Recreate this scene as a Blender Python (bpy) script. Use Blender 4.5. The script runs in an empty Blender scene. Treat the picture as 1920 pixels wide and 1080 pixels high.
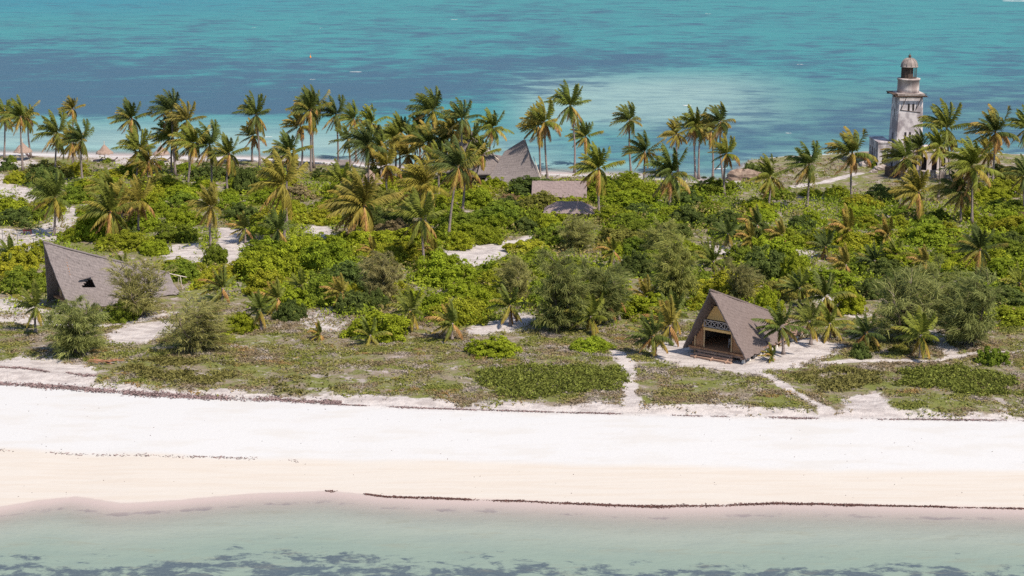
import bpy, math, random
import numpy as np
from mathutils import Vector, Matrix

random.seed(7)
RNG = np.random.default_rng(11)
scene = bpy.context.scene
COL = scene.collection
PI = math.pi

# ------------------------------------------------------------------ camera, sky, sun, exposure
CAM_H = 52.0
FPX = 3200.0                                   # focal length in pixels of a 1920 wide frame
PITCH = math.atan((540 + 227) / FPX)
cam_d = bpy.data.cameras.new("camera")
cam_d.sensor_width = 36.0
cam_d.lens = FPX / 1920 * 36
cam_d.clip_start = 1.0
cam_d.clip_end = 20000
cam = bpy.data.objects.new("camera", cam_d)
COL.objects.link(cam)
cam.location = (0, 0, CAM_H)
cam.rotation_euler = (PI / 2 - PITCH, 0, 0)
scene.camera = cam

SUN_EL = math.radians(55)
SUN_H = Vector((0.74, -0.67)).normalized()
world = bpy.data.worlds.new("World")
scene.world = world
world.use_nodes = True
wn = world.node_tree
bg = wn.nodes["Background"]
sky = wn.nodes.new("ShaderNodeTexSky")
sky.sky_type = 'NISHITA'
sky.sun_disc = False
sky.sun_elevation = SUN_EL
sky.sun_rotation = math.atan2(SUN_H.x, SUN_H.y)
sky.altitude = 50
wn.links.new(sky.outputs[0], bg.inputs[0])
bg.inputs[1].default_value = 0.105
sun_d = bpy.data.lights.new("sun", 'SUN')
sun_d.energy = 4.2
sun_d.angle = math.radians(0.5)
sun_d.color = (1.0, 0.885, 0.73)
sun = bpy.data.objects.new("sun", sun_d)
COL.objects.link(sun)
sdir = Vector((SUN_H.x * math.cos(SUN_EL), SUN_H.y * math.cos(SUN_EL), math.sin(SUN_EL)))
sun.rotation_euler = sdir.to_track_quat('Z', 'Y').to_euler()
sun.location = (60, 100, 120)
scene.view_settings.view_transform = 'Standard'
scene.view_settings.look = 'None'
scene.view_settings.gamma = 1.0
scene.view_settings.exposure = 0.62
cy = scene.cycles
cy.max_bounces = 6
cy.diffuse_bounces = 3
cy.glossy_bounces = 2
cy.transmission_bounces = 3
cy.transparent_max_bounces = 8
cy.use_denoising = False
cy.sample_clamp_indirect = 4.0

# ------------------------------------------------------------------ photo pixel <-> place
CT, ST = math.cos(PITCH), math.sin(PITCH)


def ray(px, py):
    a = (px - 960) / FPX
    b = (540 - py) / FPX
    return Vector((a, CT + ST * b, -ST + CT * b))


def at(px, py, z=0.0):
    d = ray(px, py)
    t = (z - CAM_H) / d.z
    return Vector((d.x * t, d.y * t, z))


def at_depth(px, py, y):
    d = ray(px, py)
    t = y / d.y
    return Vector((d.x * t, y, CAM_H + d.z * t))


def proj(p):
    x, y, z = p[0], p[1], p[2] - CAM_H
    fwd = y * CT - z * ST
    up = y * ST + z * CT
    return (960 + FPX * x / fwd, 540 - FPX * up / fwd)


def ppm(p):
    return FPX / (p[1] * CT - (p[2] - CAM_H) * ST)


# ------------------------------------------------------------------ noise on arrays
def _hash(i, j, s):
    n = (i * 374761393 + j * 668265263 + s * 974634777) & 0xffffffff
    n = ((n ^ (n >> 13)) * 1274126177) & 0xffffffff
    return ((n ^ (n >> 16)) & 0xffff) / 65535.0


def vnoise(x, y, s=0):
    x = np.asarray(x, float); y = np.asarray(y, float)
    i = np.floor(x).astype(np.int64); j = np.floor(y).astype(np.int64)
    u = x - i; v = y - j
    u = u * u * (3 - 2 * u); v = v * v * (3 - 2 * v)
    a = _hash(i, j, s); b = _hash(i + 1, j, s); c = _hash(i, j + 1, s); d = _hash(i + 1, j + 1, s)
    return (a * (1 - u) + b * u) * (1 - v) + (c * (1 - u) + d * u) * v


def fbm(x, y, s=0, o=4):
    r = 0; a = 0.5; t = 0
    for k in range(o):
        r = r + a * vnoise(x, y, s + k * 17); t += a
        x = np.asarray(x) * 2.03 + 3.1; y = np.asarray(y) * 2.03 + 1.7; a *= 0.5
    return r / t


def sstep(a, b, x):
    t = np.clip((x - a) / (b - a), 0, 1)
    return t * t * (3 - 2 * t)


# ------------------------------------------------------------------ shore lines (from the photo, at their own level)
WATER = -1.5


def line(pts, z):
    w = sorted([tuple(at(px, py, z)[:2]) for px, py in pts])
    return np.array([p[0] for p in w]), np.array([p[1] for p in w])


FRONT = line([(-200, 958), (0, 950), (70, 938), (140, 931), (230, 944), (330, 938), (470, 926), (620, 920), (720, 930),
              (800, 934), (960, 938), (1120, 945), (1230, 949), (1350, 947), (1460, 943), (1600, 946), (1760, 949), (1920, 953), (2100, 956)], WATER)
VEG = line([(-200, 700), (0, 716), (130, 720), (260, 735), (380, 742), (500, 748), (640, 757), (800, 765), (1000, 771),
            (1190, 775), (1400, 780), (1560, 783), (1750, 785), (1920, 787), (2100, 789)], 0.0)
DAMP = line([(-200, 838), (0, 838), (160, 845), (320, 850), (560, 856), (760, 858), (960, 862), (1200, 868), (1500, 875), (1700, 877), (1920, 878), (2100, 878)], -0.7)
FAR = line([(-200, 286), (0, 289), (200, 292), (430, 297), (560, 300), (650, 306), (750, 316), (850, 322), (1000, 325),
            (1100, 328), (1200, 330), (1300, 337), (1360, 343), (1378, 333), (1400, 313), (1480, 306), (1560, 302), (1640, 297),
            (1760, 297), (1920, 302), (2100, 304)], WATER)


def f_front(x): return np.interp(x, *FRONT) + 0.35 * (fbm(np.asarray(x) * 0.5, 0 * np.asarray(x), 5) - .5)
def f_veg(x): return np.interp(x, *VEG)
def f_far(x): return np.interp(x, *FAR)


def height(x, y):
    x = np.asarray(x, float); y = np.asarray(y, float)
    yw, yv, yb = f_front(x), f_veg(x), f_far(x)
    t = np.clip((y - yw) / (yv - yw), 0, 1)
    z = WATER + 1.45 * (0.35 * t + 0.65 * sstep(0, 1, t)) 
    z = np.where(y < yw, np.maximum(WATER - (yw - y) * 0.05, -7), z)
    inland = sstep(0, 2.0, y - yv)
    z = z + inland * (0.30 + 0.5 * (fbm(x * 0.12, y * 0.12, 3) - 0.35) + 0.16 * (fbm(x * 0.7, y * 0.7, 9) - 0.5))
    w = 13 - 10.5 * sstep(36, 44, x)
    s = np.clip((yb - y) / w, 0, 1)
    zf = WATER + (z - WATER) * (0.55 * s + 0.45 * sstep(0, 1, s))
    z = np.where(y > yb - w, zf, z)
    z = np.where(y > yb, np.maximum(WATER - (y - yb) * 0.035, -7), z)
    side = sstep(220, 300, np.abs(x))
    return z * (1 - side) - 7 * side


def ground(px, py):
    z = 0.0
    for _ in range(6):
        p = at(px, py, z)
        z = float(height(p.x, p.y))
    p = at(px, py, z)
    return p


def on_ground(x, y): return Vector((x, y, float(height(x, y))))


def poly_w(pts, z=0.2): return np.array([tuple(at(px, py, z)[:2]) for px, py in pts])


def seg_dist(x, y, a, b):
    ax, ay = a; bx, by = b
    dx, dy = bx - ax, by - ay
    t = np.clip(((x - ax) * dx + (y - ay) * dy) / (dx * dx + dy * dy + 1e-9), 0, 1)
    return np.hypot(x - ax - t * dx, y - ay - t * dy)


def poly_sd(x, y, P):
    """signed distance to a polygon, negative inside"""
    d = np.full(np.shape(x), 1e9); ins = np.zeros(np.shape(x), bool)
    n = len(P)
    for k in range(n):
        a, b = P[k], P[(k + 1) % n]
        d = np.minimum(d, seg_dist(x, y, a, b))
        c = ((a[1] > y) != (b[1] > y)) & (x < (b[0] - a[0]) * (y - a[1]) / (b[1] - a[1] + 1e-12) + a[0])
        ins ^= c
    return np.where(ins, -d, d)


def line_d(x, y, P):
    d = np.full(np.shape(x), 1e9)
    for k in range(len(P) - 1): d = np.minimum(d, seg_dist(x, y, P[k], P[k + 1]))
    return d


SAND = [poly_w(p) for p in [
    [(830, 478), (880, 462), (940, 458), (1005, 443), (1010, 452), (965, 475), (905, 500), (850, 502)],
    [(310, 462), (372, 458), (385, 492), (318, 492)],
    [(415, 428), (452, 430), (445, 470), (440, 505), (418, 505), (425, 465)],
    [(445, 458), (505, 450), (500, 466), (450, 470)],
    [(585, 422), (620, 430), (615, 456), (588, 452)],
    [(0, 328), (30, 345), (85, 372), (72, 388), (0, 376), (-60, 340)],
    [(-40, 440), (0, 430), (70, 432), (112, 400), (150, 405), (118, 440), (85, 466), (0, 472), (-40, 470)],
    [(1290, 462), (1370, 462), (1380, 480), (1300, 480)],
    [(1490, 468), (1530, 472), (1520, 486), (1490, 484)],
    [(1180, 545), (1222, 550), (1215, 572), (1185, 570)],
    [(1222, 650), (1290, 640), (1300, 655), (1420, 660), (1480, 650), (1520, 636), (1575, 648), (1560, 668), (1490, 690), (1410, 700), (1300, 690), (1230, 672)],
    [(-30, 560), (40, 558), (100, 590), (140, 596), (100, 608), (0, 600), (-30, 590)],
    [(250, 590), (320, 584), (330, 596), (260, 602)],
    [(195, 630), (240, 612), (310, 605), (318, 622), (270, 645), (210, 646)],
    [(875, 622), (920, 608), (970, 590), (1010, 596), (965, 618), (900, 632)],
    [(580, 585), (625, 575), (640, 600), (635, 622), (585, 625), (560, 605)],
    [(1590, 748), (1650, 742), (1668, 770), (1662, 790), (1600, 790)],
    [(-40, 690), (40, 672), (110, 680), (175, 692), (165, 722), (-40, 716)],
    [(1520, 545), (1580, 560), (1640, 590), (1600, 600), (1530, 570)],
    [(160, 300), (225, 290), (330, 296), (345, 308), (230, 310)],
    [(0, 300), (50, 296), (75, 308), (20, 318), (-40, 310)],
    [(1330, 340), (1380, 336), (1385, 352), (1350, 358)],
    [(1700, 318), (1745, 312), (1775, 320), (1730, 332)],
]]
SPARSE = {1, 5, 6, 7, 8, 11, 12, 15, 18, 19, 20, 22}
PATHS = [(poly_w(p), w) for p, w in [
    ([(1158, 664), (1180, 690), (1177, 720), (1190, 762), (1197, 778)], 0.75),
    ([(1290, 678), (1390, 697), (1440, 708), (1490, 737), (1545, 767), (1562, 786)], 0.55),
    ([(1390, 700), (1460, 690), (1520, 672)], 0.8),
    ([(1540, 682), (1640, 677), (1750, 680), (1790, 672), (1840, 664), (1930, 660)], 0.5),
    ([(1790, 672), (1768, 650), (1745, 622)], 0.8),
    ([(1490, 352), (1545, 344), (1580, 334), (1610, 326)], 0.9),
    ([(430, 432), (424, 470), (432, 505)], 1.2), ([(310, 478), (420, 486), (500, 462)], 1.0),
    ([(0, 352), (80, 378), (150, 400)], 0.8), ([(-30, 600), (80, 606), (200, 612), (330, 590)], 0.6),
]]
MATS = [poly_w(p) for p in [        # lush creeper mats on the dune
    [(898, 702), (1000, 690), (1165, 692), (1160, 735), (1050, 744), (955, 748), (905, 724)],
    [(1700, 698), (1800, 692), (1895, 712), (1885, 742), (1790, 738), (1690, 722)],
]]
BROWN = [poly_w(p) for p in [
    [(200, 690), (300, 672), (440, 684), (446, 712), (400, 728), (300, 718), (230, 700)],
    [(508, 706), (640, 700), (660, 716), (600, 744), (520, 740)],
    [(1480, 706), (1560, 694), (1660, 700), (1655, 735), (1540, 738)],
]]


def cover(x, y):
    """how much low vegetation stands here, 0 bare sand to 1"""
    yv, yb = f_veg(x), f_far(x)
    n = fbm(x * 0.25, y * 0.25, 21)
    c = sstep(-0.2, 3.4, y - yv + 5.5 * (fbm(x * 0.22, y * 0.5, 27) - 0.52) + 1.2 * (n - .5)) * 0.80
    w = 12 - 11 * sstep(36, 44, x)
    c = c * sstep(0, 3, yb - w - y + 3 * (n - .5))
    nn = 1.6 * (fbm(x * 0.6, y * 0.6, 33) - 0.5)
    for k, P in enumerate(SAND): c = c * (.42 * (k in SPARSE) + (1 - .42 * (k in SPARSE)) * sstep(-0.6, 1.3, poly_sd(x, y, P) + nn))
    for P, w_ in PATHS: c = c * sstep(-0.35, 0.35, line_d(x, y, P) - w_ + 0.5 * nn)
    return c


# ------------------------------------------------------------------ mesh helpers
def tag(o, label=None, cat=None, group=None, kind=None):
    if label: o["label"] = label
    if cat: o["category"] = cat
    if group: o["group"] = group
    if kind: o["kind"] = kind
    return o


def np_mesh(name, V, F, mat=None, attrs=None, uv=None, smooth=False, parent=None, link=True):
    V = np.asarray(V, np.float32); F = np.asarray(F, np.int32)
    k = F.shape[1]
    me = bpy.data.meshes.new(name)
    me.vertices.add(len(V)); me.vertices.foreach_set('co', V.ravel())
    me.loops.add(F.size); me.loops.foreach_set('vertex_index', F.ravel())
    me.polygons.add(len(F)); me.polygons.foreach_set('loop_start', np.arange(len(F), dtype=np.int32) * k)
    me.polygons.foreach_set('use_smooth', np.full(len(F), smooth))
    me.update(calc_edges=True)
    for n, a in (attrs or {}).items():
        a = np.asarray(a, np.float32)
        if a.ndim == 2:
            me.attributes.new(n, 'FLOAT_COLOR', 'POINT').data.foreach_set('color', a.ravel())
        else:
            me.attributes.new(n, 'FLOAT', 'POINT').data.foreach_set('value', a)
    if uv is not None:
        l = me.uv_layers.new(name='uv')
        l.data.foreach_set('uv', np.asarray(uv, np.float32)[F.ravel()].ravel())
    if mat: me.materials.append(mat)
    if not link: return me
    o = bpy.data.objects.new(name, me); COL.objects.link(o)
    if parent: o.parent = parent
    return o


def inst(name, me, parent=None):
    o = bpy.data.objects.new(name, me); COL.objects.link(o)
    if parent: o.parent = parent
    return o


def empty(name, loc, rz=0.0):
    o = bpy.data.objects.new(name, None); COL.objects.link(o)
    o.location = loc; o.rotation_euler = (0, 0, rz); o.empty_display_size = 0.5
    return o


class MB:
    """collects boxes, tubes and faces; build() links them as one mesh object"""
    def __init__(s): s.v = []; s.f = []

    def add(s, v, f):
        b = len(s.v); s.v += [tuple(p) for p in v]; s.f += [tuple(i + b for i in q) for q in f]; return s

    def hexa(s, p):   # eight corners, bottom ring then top ring
        return s.add(p, [(3, 2, 1, 0), (4, 5, 6, 7), (0, 1, 5, 4), (1, 2, 6, 5), (2, 3, 7, 6), (3, 0, 4, 7)])

    def box(s, x0, x1, y0, y1, z0, z1):
        return s.hexa([(x0, y0, z0), (x1, y0, z0), (x1, y1, z0), (x0, y1, z0), (x0, y0, z1), (x1, y0, z1), (x1, y1, z1), (x0, y1, z1)])

    def bar(s, a, b, w, h=None, n=None):
        a, b = Vector(a), Vector(b); h = h or w
        d = (b - a).normalized()
        u = d.cross(Vector(n) if n else (Vector((0, 0, 1)) if abs(d.z) < .9 else Vector((1, 0, 0)))).normalized()
        v = d.cross(u)
        u *= w / 2; v *= h / 2
        return s.hexa([a - u - v, a + u - v, a + u + v, a - u + v, b - u - v, b + u - v, b + u + v, b - u + v])

    def tube(s, pts, rad, n=8, cap=True):
        pts = [Vector(p) for p in pts]; vs = []; fs = []
        for i, p in enumerate(pts):
            d = (pts[min(i + 1, len(pts) - 1)] - pts[max(i - 1, 0)]).normalized()
            u = d.cross(Vector((0.12, 1, 0.07))).normalized(); w = d.cross(u)
            r = rad[i] if hasattr(rad, '__len__') else rad
            for k in range(n):
                a = 2 * PI * k / n
                vs.append(p + (u * math.cos(a) + w * math.sin(a)) * r)
        for i in range(len(pts) - 1):
            for k in range(n):
                a, b = i * n + k, i * n + (k + 1) % n
                fs.append((a, b, b + n, a + n))
        if cap: fs += [tuple(range(n))[::-1], tuple((len(pts) - 1) * n + k for k in range(n))]
        return s.add(vs, fs)

    def lathe(s, prof, n=24, c=(0, 0), a0=0.0):
        vs = [(c[0] + r * math.cos(a0 + 2 * PI * k / n), c[1] + r * math.sin(a0 + 2 * PI * k / n), z) for r, z in prof for k in range(n)]
        fs = [(i * n + k, i * n + (k + 1) % n, (i + 1) * n + (k + 1) % n, (i + 1) * n + k) for i in range(len(prof) - 1) for k in range(n)]
        fs += [tuple(range(n))[::-1], tuple((len(prof) - 1) * n + k for k in range(n))]
        return s.add(vs, fs)

    def build(s, name, mat, parent=None, smooth=False):
        me = bpy.data.meshes.new(name); me.from_pydata(s.v, [], s.f); me.update()
        if smooth: me.polygons.foreach_set('use_smooth', [True] * len(me.polygons))
        me.materials.append(mat)
        return inst(name, me, parent)


# ------------------------------------------------------------------ materials
class NT:
    def __init__(s, name):
        s.m = bpy.data.materials.new(name); s.m.use_nodes = True
        s.t = s.m.node_tree; s.t.nodes.clear()
        s.out = s.n("ShaderNodeOutputMaterial")

    def n(s, typ, **kw):
        nd = s.t.nodes.new(typ)
        for k, v in kw.items(): setattr(nd, k, v)
        return nd

    def l(s, a, b): s.t.links.new(a, b)

    def put(s, sock, v):
        if isinstance(v, (int, float, tuple, list)):
            sock.default_value = v
        else:
            s.l(v, sock)

    def attr(s, name): return s.n("ShaderNodeAttribute", attribute_name=name)

    def pos(s, sc=(1, 1, 1), src='Object'):
        tc = s.n("ShaderNodeTexCoord")
        mp = s.n("ShaderNodeMapping"); mp.inputs['Scale'].default_value = sc
        s.l(tc.outputs[src], mp.inputs['Vector']); return mp.outputs[0]

    def noise(s, vec, scale, detail=4, rough=0.55, dist=0.0):
        nd = s.n("ShaderNodeTexNoise")
        nd.inputs['Scale'].default_value = scale; nd.inputs['Detail'].default_value = detail
        nd.inputs['Roughness'].default_value = rough; nd.inputs['Distortion'].default_value = dist
        s.l(vec, nd.inputs['Vector']); return nd.outputs['Fac']

    def math(s, op, a, b=0.0, c=None):
        nd = s.n("ShaderNodeMath", operation=op)
        s.put(nd.inputs[0], a); s.put(nd.inputs[1], b)
        if c is not None: s.put(nd.inputs[2], c)
        return nd.outputs[0]

    def step(s, v, a, b, lo=0.0, hi=1.0):
        nd = s.n("ShaderNodeMapRange", interpolation_type='SMOOTHSTEP')
        s.put(nd.inputs[0], v); s.put(nd.inputs[1], a); s.put(nd.inputs[2], b)
        s.put(nd.inputs[3], lo); s.put(nd.inputs[4], hi)
        return nd.outputs[0]

    def mix(s, f, a, b, mode='MIX'):
        nd = s.n("ShaderNodeMix", data_type='RGBA', blend_type=mode)
        s.put(nd.inputs[0], f)
        for k, v in ((6, a), (7, b)): s.put(nd.inputs[k], (tuple(v) + (1,)) if isinstance(v, tuple) and len(v) == 3 else v)
        return nd.outputs[2]

    def bump(s, h, strength=0.5, dist=0.1):
        nd = s.n("ShaderNodeBump"); nd.inputs['Strength'].default_value = strength; nd.inputs['Distance'].default_value = dist
        s.l(h, nd.inputs['Height']); return nd.outputs[0]

    def principled(s, col, rough=0.8, spec=0.3, normal=None):
        p = s.n("ShaderNodeBsdfPrincipled")
        s.put(p.inputs['Base Color'], (tuple(col) + (1,)) if isinstance(col, tuple) and len(col) == 3 else col)
        s.put(p.inputs['Roughness'], rough); s.put(p.inputs['Specular IOR Level'], spec)
        if normal is not None: s.l(normal, p.inputs['Normal'])
        return p.outputs[0]

    def done(s, sh): s.l(sh, s.out.inputs['Surface']); return s.m


def rough_mat(name, c0, c1, scale=3.0, sc=(1, 1, 1), rough=0.85, bump=0.3, c2=None, lo=.35, hi=.65):
    t = NT(name); v = t.pos(sc)
    n = t.noise(v, scale, 6, 0.65)
    c = t.mix(t.step(n, lo, hi), c0, c1)
    if c2: c = t.mix(t.step(t.noise(v, scale * 0.35, 4), .46, .60), c, c2)
    return t.done(t.principled(c, rough, 0.2, t.bump(n, bump, 0.05)))


def leaf_mat(name, trans=0.36, warm=(0.34, 0.27, 0.03)):
    """leaf colour = the plant's own colour, varied leaf by leaf"""
    t = NT(name)
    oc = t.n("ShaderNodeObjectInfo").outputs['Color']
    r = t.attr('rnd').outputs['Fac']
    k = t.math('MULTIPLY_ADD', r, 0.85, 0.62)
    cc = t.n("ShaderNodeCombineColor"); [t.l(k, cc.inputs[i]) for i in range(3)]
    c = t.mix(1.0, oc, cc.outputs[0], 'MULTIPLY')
    c = t.mix(t.step(r, .84, 1.0, 0, .28), c, warm)
    p = t.principled(c, 0.6, 0.06)
    tr = t.n("ShaderNodeBsdfTranslucent"); t.l(c, tr.inputs[0])
    mx = t.n("ShaderNodeMixShader"); mx.inputs[0].default_value = trans
    t.l(p, mx.inputs[1]); t.l(tr.outputs[0], mx.inputs[2])
    return t.done(mx.outputs[0])


def palm_mat(name):
    t = NT(name)
    oc = t.n("ShaderNodeObjectInfo").outputs['Color']
    a = t.attr('age').outputs['Fac']; r = t.attr('rnd').outputs['Fac']
    k = t.math('MULTIPLY_ADD', r, 0.8, 0.6)
    cc = t.n("ShaderNodeCombineColor"); [t.l(k, cc.inputs[i]) for i in range(3)]
    c = t.mix(t.step(a, .38, .82), oc, (0.31, 0.232, 0.045))
    c = t.mix(t.step(a, .68, 1.0), c, (0.34, 0.185, 0.07))
    c = t.mix(1.0, c, cc.outputs[0], 'MULTIPLY')
    p = t.principled(c, 0.5, 0.14)
    tr = t.n("ShaderNodeBsdfTranslucent"); t.l(c, tr.inputs[0])
    mx = t.n("ShaderNodeMixShader"); mx.inputs[0].default_value = 0.2
    t.l(p, mx.inputs[1]); t.l(tr.outputs[0], mx.inputs[2])
    return t.done(mx.outputs[0])


def thatch_mat(name, c0, c1, c2):
    t = NT(name)
    uv = t.n("ShaderNodeUVMap", uv_map='uv').outputs[0]

    def m(sx, sy):
        mp = t.n("ShaderNodeMapping"); mp.inputs['Scale'].default_value = (sx, sy, 1); t.l(uv, mp.inputs[0]); return mp.outputs[0]
    straw = t.noise(m(9, 1.6), 1.0, 5, 0.7)
    blot = t.noise(m(.5, .5), 1.0, 5, 0.6)
    speck = t.noise(m(3.2, 2.6), 1.0, 4, 0.75)
    w = t.n("ShaderNodeTexWave", bands_direction='Y'); w.inputs['Scale'].default_value = 0.75
    w.inputs['Distortion'].default_value = 6.0; w.inputs['Detail'].default_value = 3
    t.l(m(.35, 1), w.inputs[0])
    c = t.mix(t.step(straw, .3, .7), c0, c1)
    c = t.mix(t.step(blot, .5, .75, 0, .6), c, c2)
    c = t.mix(t.step(speck, .54, .70, 0, .6), c, tuple(q * .5 for q in c0))
    c = t.mix(t.step(w.outputs['Fac'], .0, .25, .16, 0), c, tuple(q * .45 for q in c0))
    h = t.math('ADD', t.math('MULTIPLY', straw, .5), t.math('ADD', t.math('MULTIPLY', w.outputs['Fac'], .3), speck))
    return t.done(t.principled(c, 0.95, 0.1, t.bump(h, 0.6, 0.08)))


def ground_mat():
    t = NT("sand_and_dune")
    P = t.pos()
    cov = t.attr('cover').outputs['Fac']; damp = t.attr('damp').outputs['Fac']; wet = t.attr('wet').outputs['Fac']; inl = t.attr('inland').outputs['Fac']
    n_big = t.noise(P, 0.16, 4); n_mid = t.noise(P, 0.9, 6, 0.65); n_fine = t.noise(P, 5.0, 5, 0.7)
    sand = t.mix(t.step(n_fine, .3, .7), (0.446, 0.452, 0.466), (0.472, 0.478, 0.492))
    sand = t.mix(t.step(t.noise(t.pos((0.5, 1.6, 1)), 0.25, 6, .65), .46, .66, 0, .8), sand, (0.438, 0.432, 0.428))
    sand = t.mix(t.math('MULTIPLY', inl, .85), sand, t.mix(t.step(t.noise(t.pos((0.5, 1.1, 1)), 0.9, 6, .7), .42, .62), (0.455, 0.415, 0.405), (0.30, 0.262, 0.255)))
    streak = t.noise(t.pos((0.12, 1.6, 1)), 1.0, 5, .6)
    dcol = t.mix(t.step(streak, .38, .66), (0.462, 0.436, 0.408), (0.448, 0.410, 0.372))
    sand = t.mix(damp, sand, dcol)
    sand = t.mix(wet, sand, (0.445, 0.372, 0.360))
    n_pat = t.noise(t.pos((0.8, 1.2, 1)), 0.33, 5, .6, .5)
    veg = t.mix(t.step(n_pat, .42, .56), (0.130, 0.140, 0.042), (0.205, 0.170, 0.130))
    veg = t.mix(t.step(n_big, .46, .62), veg, (0.135, 0.150, 0.040))
    veg = t.mix(t.step(t.noise(P, 0.55, 5, .6), .54, .66, 0, .85), veg, (0.34, 0.295, 0.295))
    veg = t.mix(t.step(n_fine, .5, .7, 0, .35), veg, (0.10, 0.10, 0.04))
    v = t.math('ADD', cov, t.math('MULTIPLY_ADD', n_mid, 1.0, -.5))
    v = t.math('ADD', v, t.math('MULTIPLY_ADD', n_pat, 1.1, -.55))
    v = t.math('ADD', v, t.math('MULTIPLY_ADD', n_fine, .4, -.2))
    c = t.mix(t.math('MULTIPLY', t.step(v, .34, .66), t.step(cov, .02, .12)), sand, veg)
    foot = t.noise(P, 1.6, 5, .6)
    h = t.math('ADD', t.math('MULTIPLY', foot, t.math('MULTIPLY_ADD', inl, 1.2, .12)), t.math('MULTIPLY', n_fine, t.math('MULTIPLY_ADD', inl, .5, .03)))
    rough = t.math('MULTIPLY_ADD', wet, -.45, .95)
    return t.done(t.principled(c, rough, 0.15, t.bump(h, 0.7, 0.25)))


def sea_mat():
    t = NT("sea_water")
    P = t.pos()
    bed = t.attr('bed').outputs['Color']; weed = t.attr('weed').outputs['Fac']; dep = t.attr('depth').outputs['Fac']; fr = t.attr('front').outputs['Fac']
    n1 = t.noise(P, 0.030, 5, .55, .4); n2 = t.noise(P, 0.11, 6, .6, .3)
    n3 = t.noise(t.pos((0.35, 1.0, 1)), 0.5, 5, .65)
    nf = t.noise(t.pos((0.55, 0.85, 1)), 0.62, 10, .70, .3)
    nb = t.math('ADD', t.math('MULTIPLY', n1, .48), t.math('MULTIPLY', n2, .52))
    nbb = t.math('ADD', t.math('MULTIPLY', nb, .80), t.math('MULTIPLY', n3, .20))
    sw = t.noise(t.pos((0.075, 0.17, 1)), 1.0, 6, .62, .6)
    nbb = t.math('ADD', t.math('MULTIPLY', nbb, .72), t.math('MULTIPLY', sw, .28))
    thr = t.math('SUBTRACT', .70, t.math('MULTIPLY', weed, .34))
    back = t.step(nbb, t.math('SUBTRACT', thr, .075), t.math('ADD', thr, .085))
    thf = t.math('SUBTRACT', .92, t.math('MULTIPLY', weed, .5))
    frnt = t.step(nf, t.math('SUBTRACT', thf, .05), t.math('ADD', thf, .06))
    c = t.mix(t.math('MULTIPLY', back, .92), bed, (0.034, 0.072, 0.122))
    cf = t.mix(t.math('MULTIPLY', frnt, .85), bed, (0.050, 0.068, 0.098))
    sp = t.noise(t.pos((1, 1.5, 1)), 2.6, 5, .75)
    cf = t.mix(t.step(sp, .48, .72, 0, .35), cf, (0.17, 0.215, 0.20))
    br = t.noise(t.pos((0.25, 1.0, 1)), 0.7, 8, .7)
    cf = t.mix(t.step(br, .53, .66, 0, .3), cf, (0.20, 0.195, 0.15))
    c = t.mix(fr, c, cf)
    # choppy surface: light and shade of small waves painted into the colour
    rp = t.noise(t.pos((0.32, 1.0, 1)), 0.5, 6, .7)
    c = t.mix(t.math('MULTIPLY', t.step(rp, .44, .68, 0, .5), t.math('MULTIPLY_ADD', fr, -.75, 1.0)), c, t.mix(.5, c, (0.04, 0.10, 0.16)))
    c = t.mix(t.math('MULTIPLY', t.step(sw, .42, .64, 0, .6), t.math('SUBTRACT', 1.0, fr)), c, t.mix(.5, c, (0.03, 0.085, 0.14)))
    wv = t.noise(t.pos((0.45, 1.0, 1)), 0.5, 4, .6)
    nrm = t.bump(wv, 0.35, 0.55)
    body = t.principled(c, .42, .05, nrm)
    al = t.math('POWER', t.step(dep, 0.02, .40), .75)
    al = t.math('MULTIPLY', al, 1.0)
    tr = t.n("ShaderNodeBsdfTransparent"); tr.inputs[0].default_value = (.93, .93, .93, 1)
    mx = t.n("ShaderNodeMixShader"); t.l(al, mx.inputs[0]); t.l(tr.outputs[0], mx.inputs[1]); t.l(body, mx.inputs[2])
    return t.done(mx.outputs[0])


def flake_mat(name, c):
    t = NT(name); r = t.attr('rnd').outputs['Fac']
    col = t.mix(r, tuple(q * .6 for q in c), tuple(min(1, q * 1.5) for q in c))
    return t.done(t.principled(col, .9, .1))


def tint_mat(name):
    """low plants: colour carried blade by blade"""
    t = NT(name); c = t.attr('tint').outputs['Color']
    d = t.principled(c, .8, .03)
    tr = t.n("ShaderNodeBsdfTranslucent"); t.l(c, tr.inputs[0])
    mx = t.n("ShaderNodeMixShader"); mx.inputs[0].default_value = .2
    t.l(d, mx.inputs[1]); t.l(tr.outputs[0], mx.inputs[2])
    return t.done(mx.outputs[0])


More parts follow.
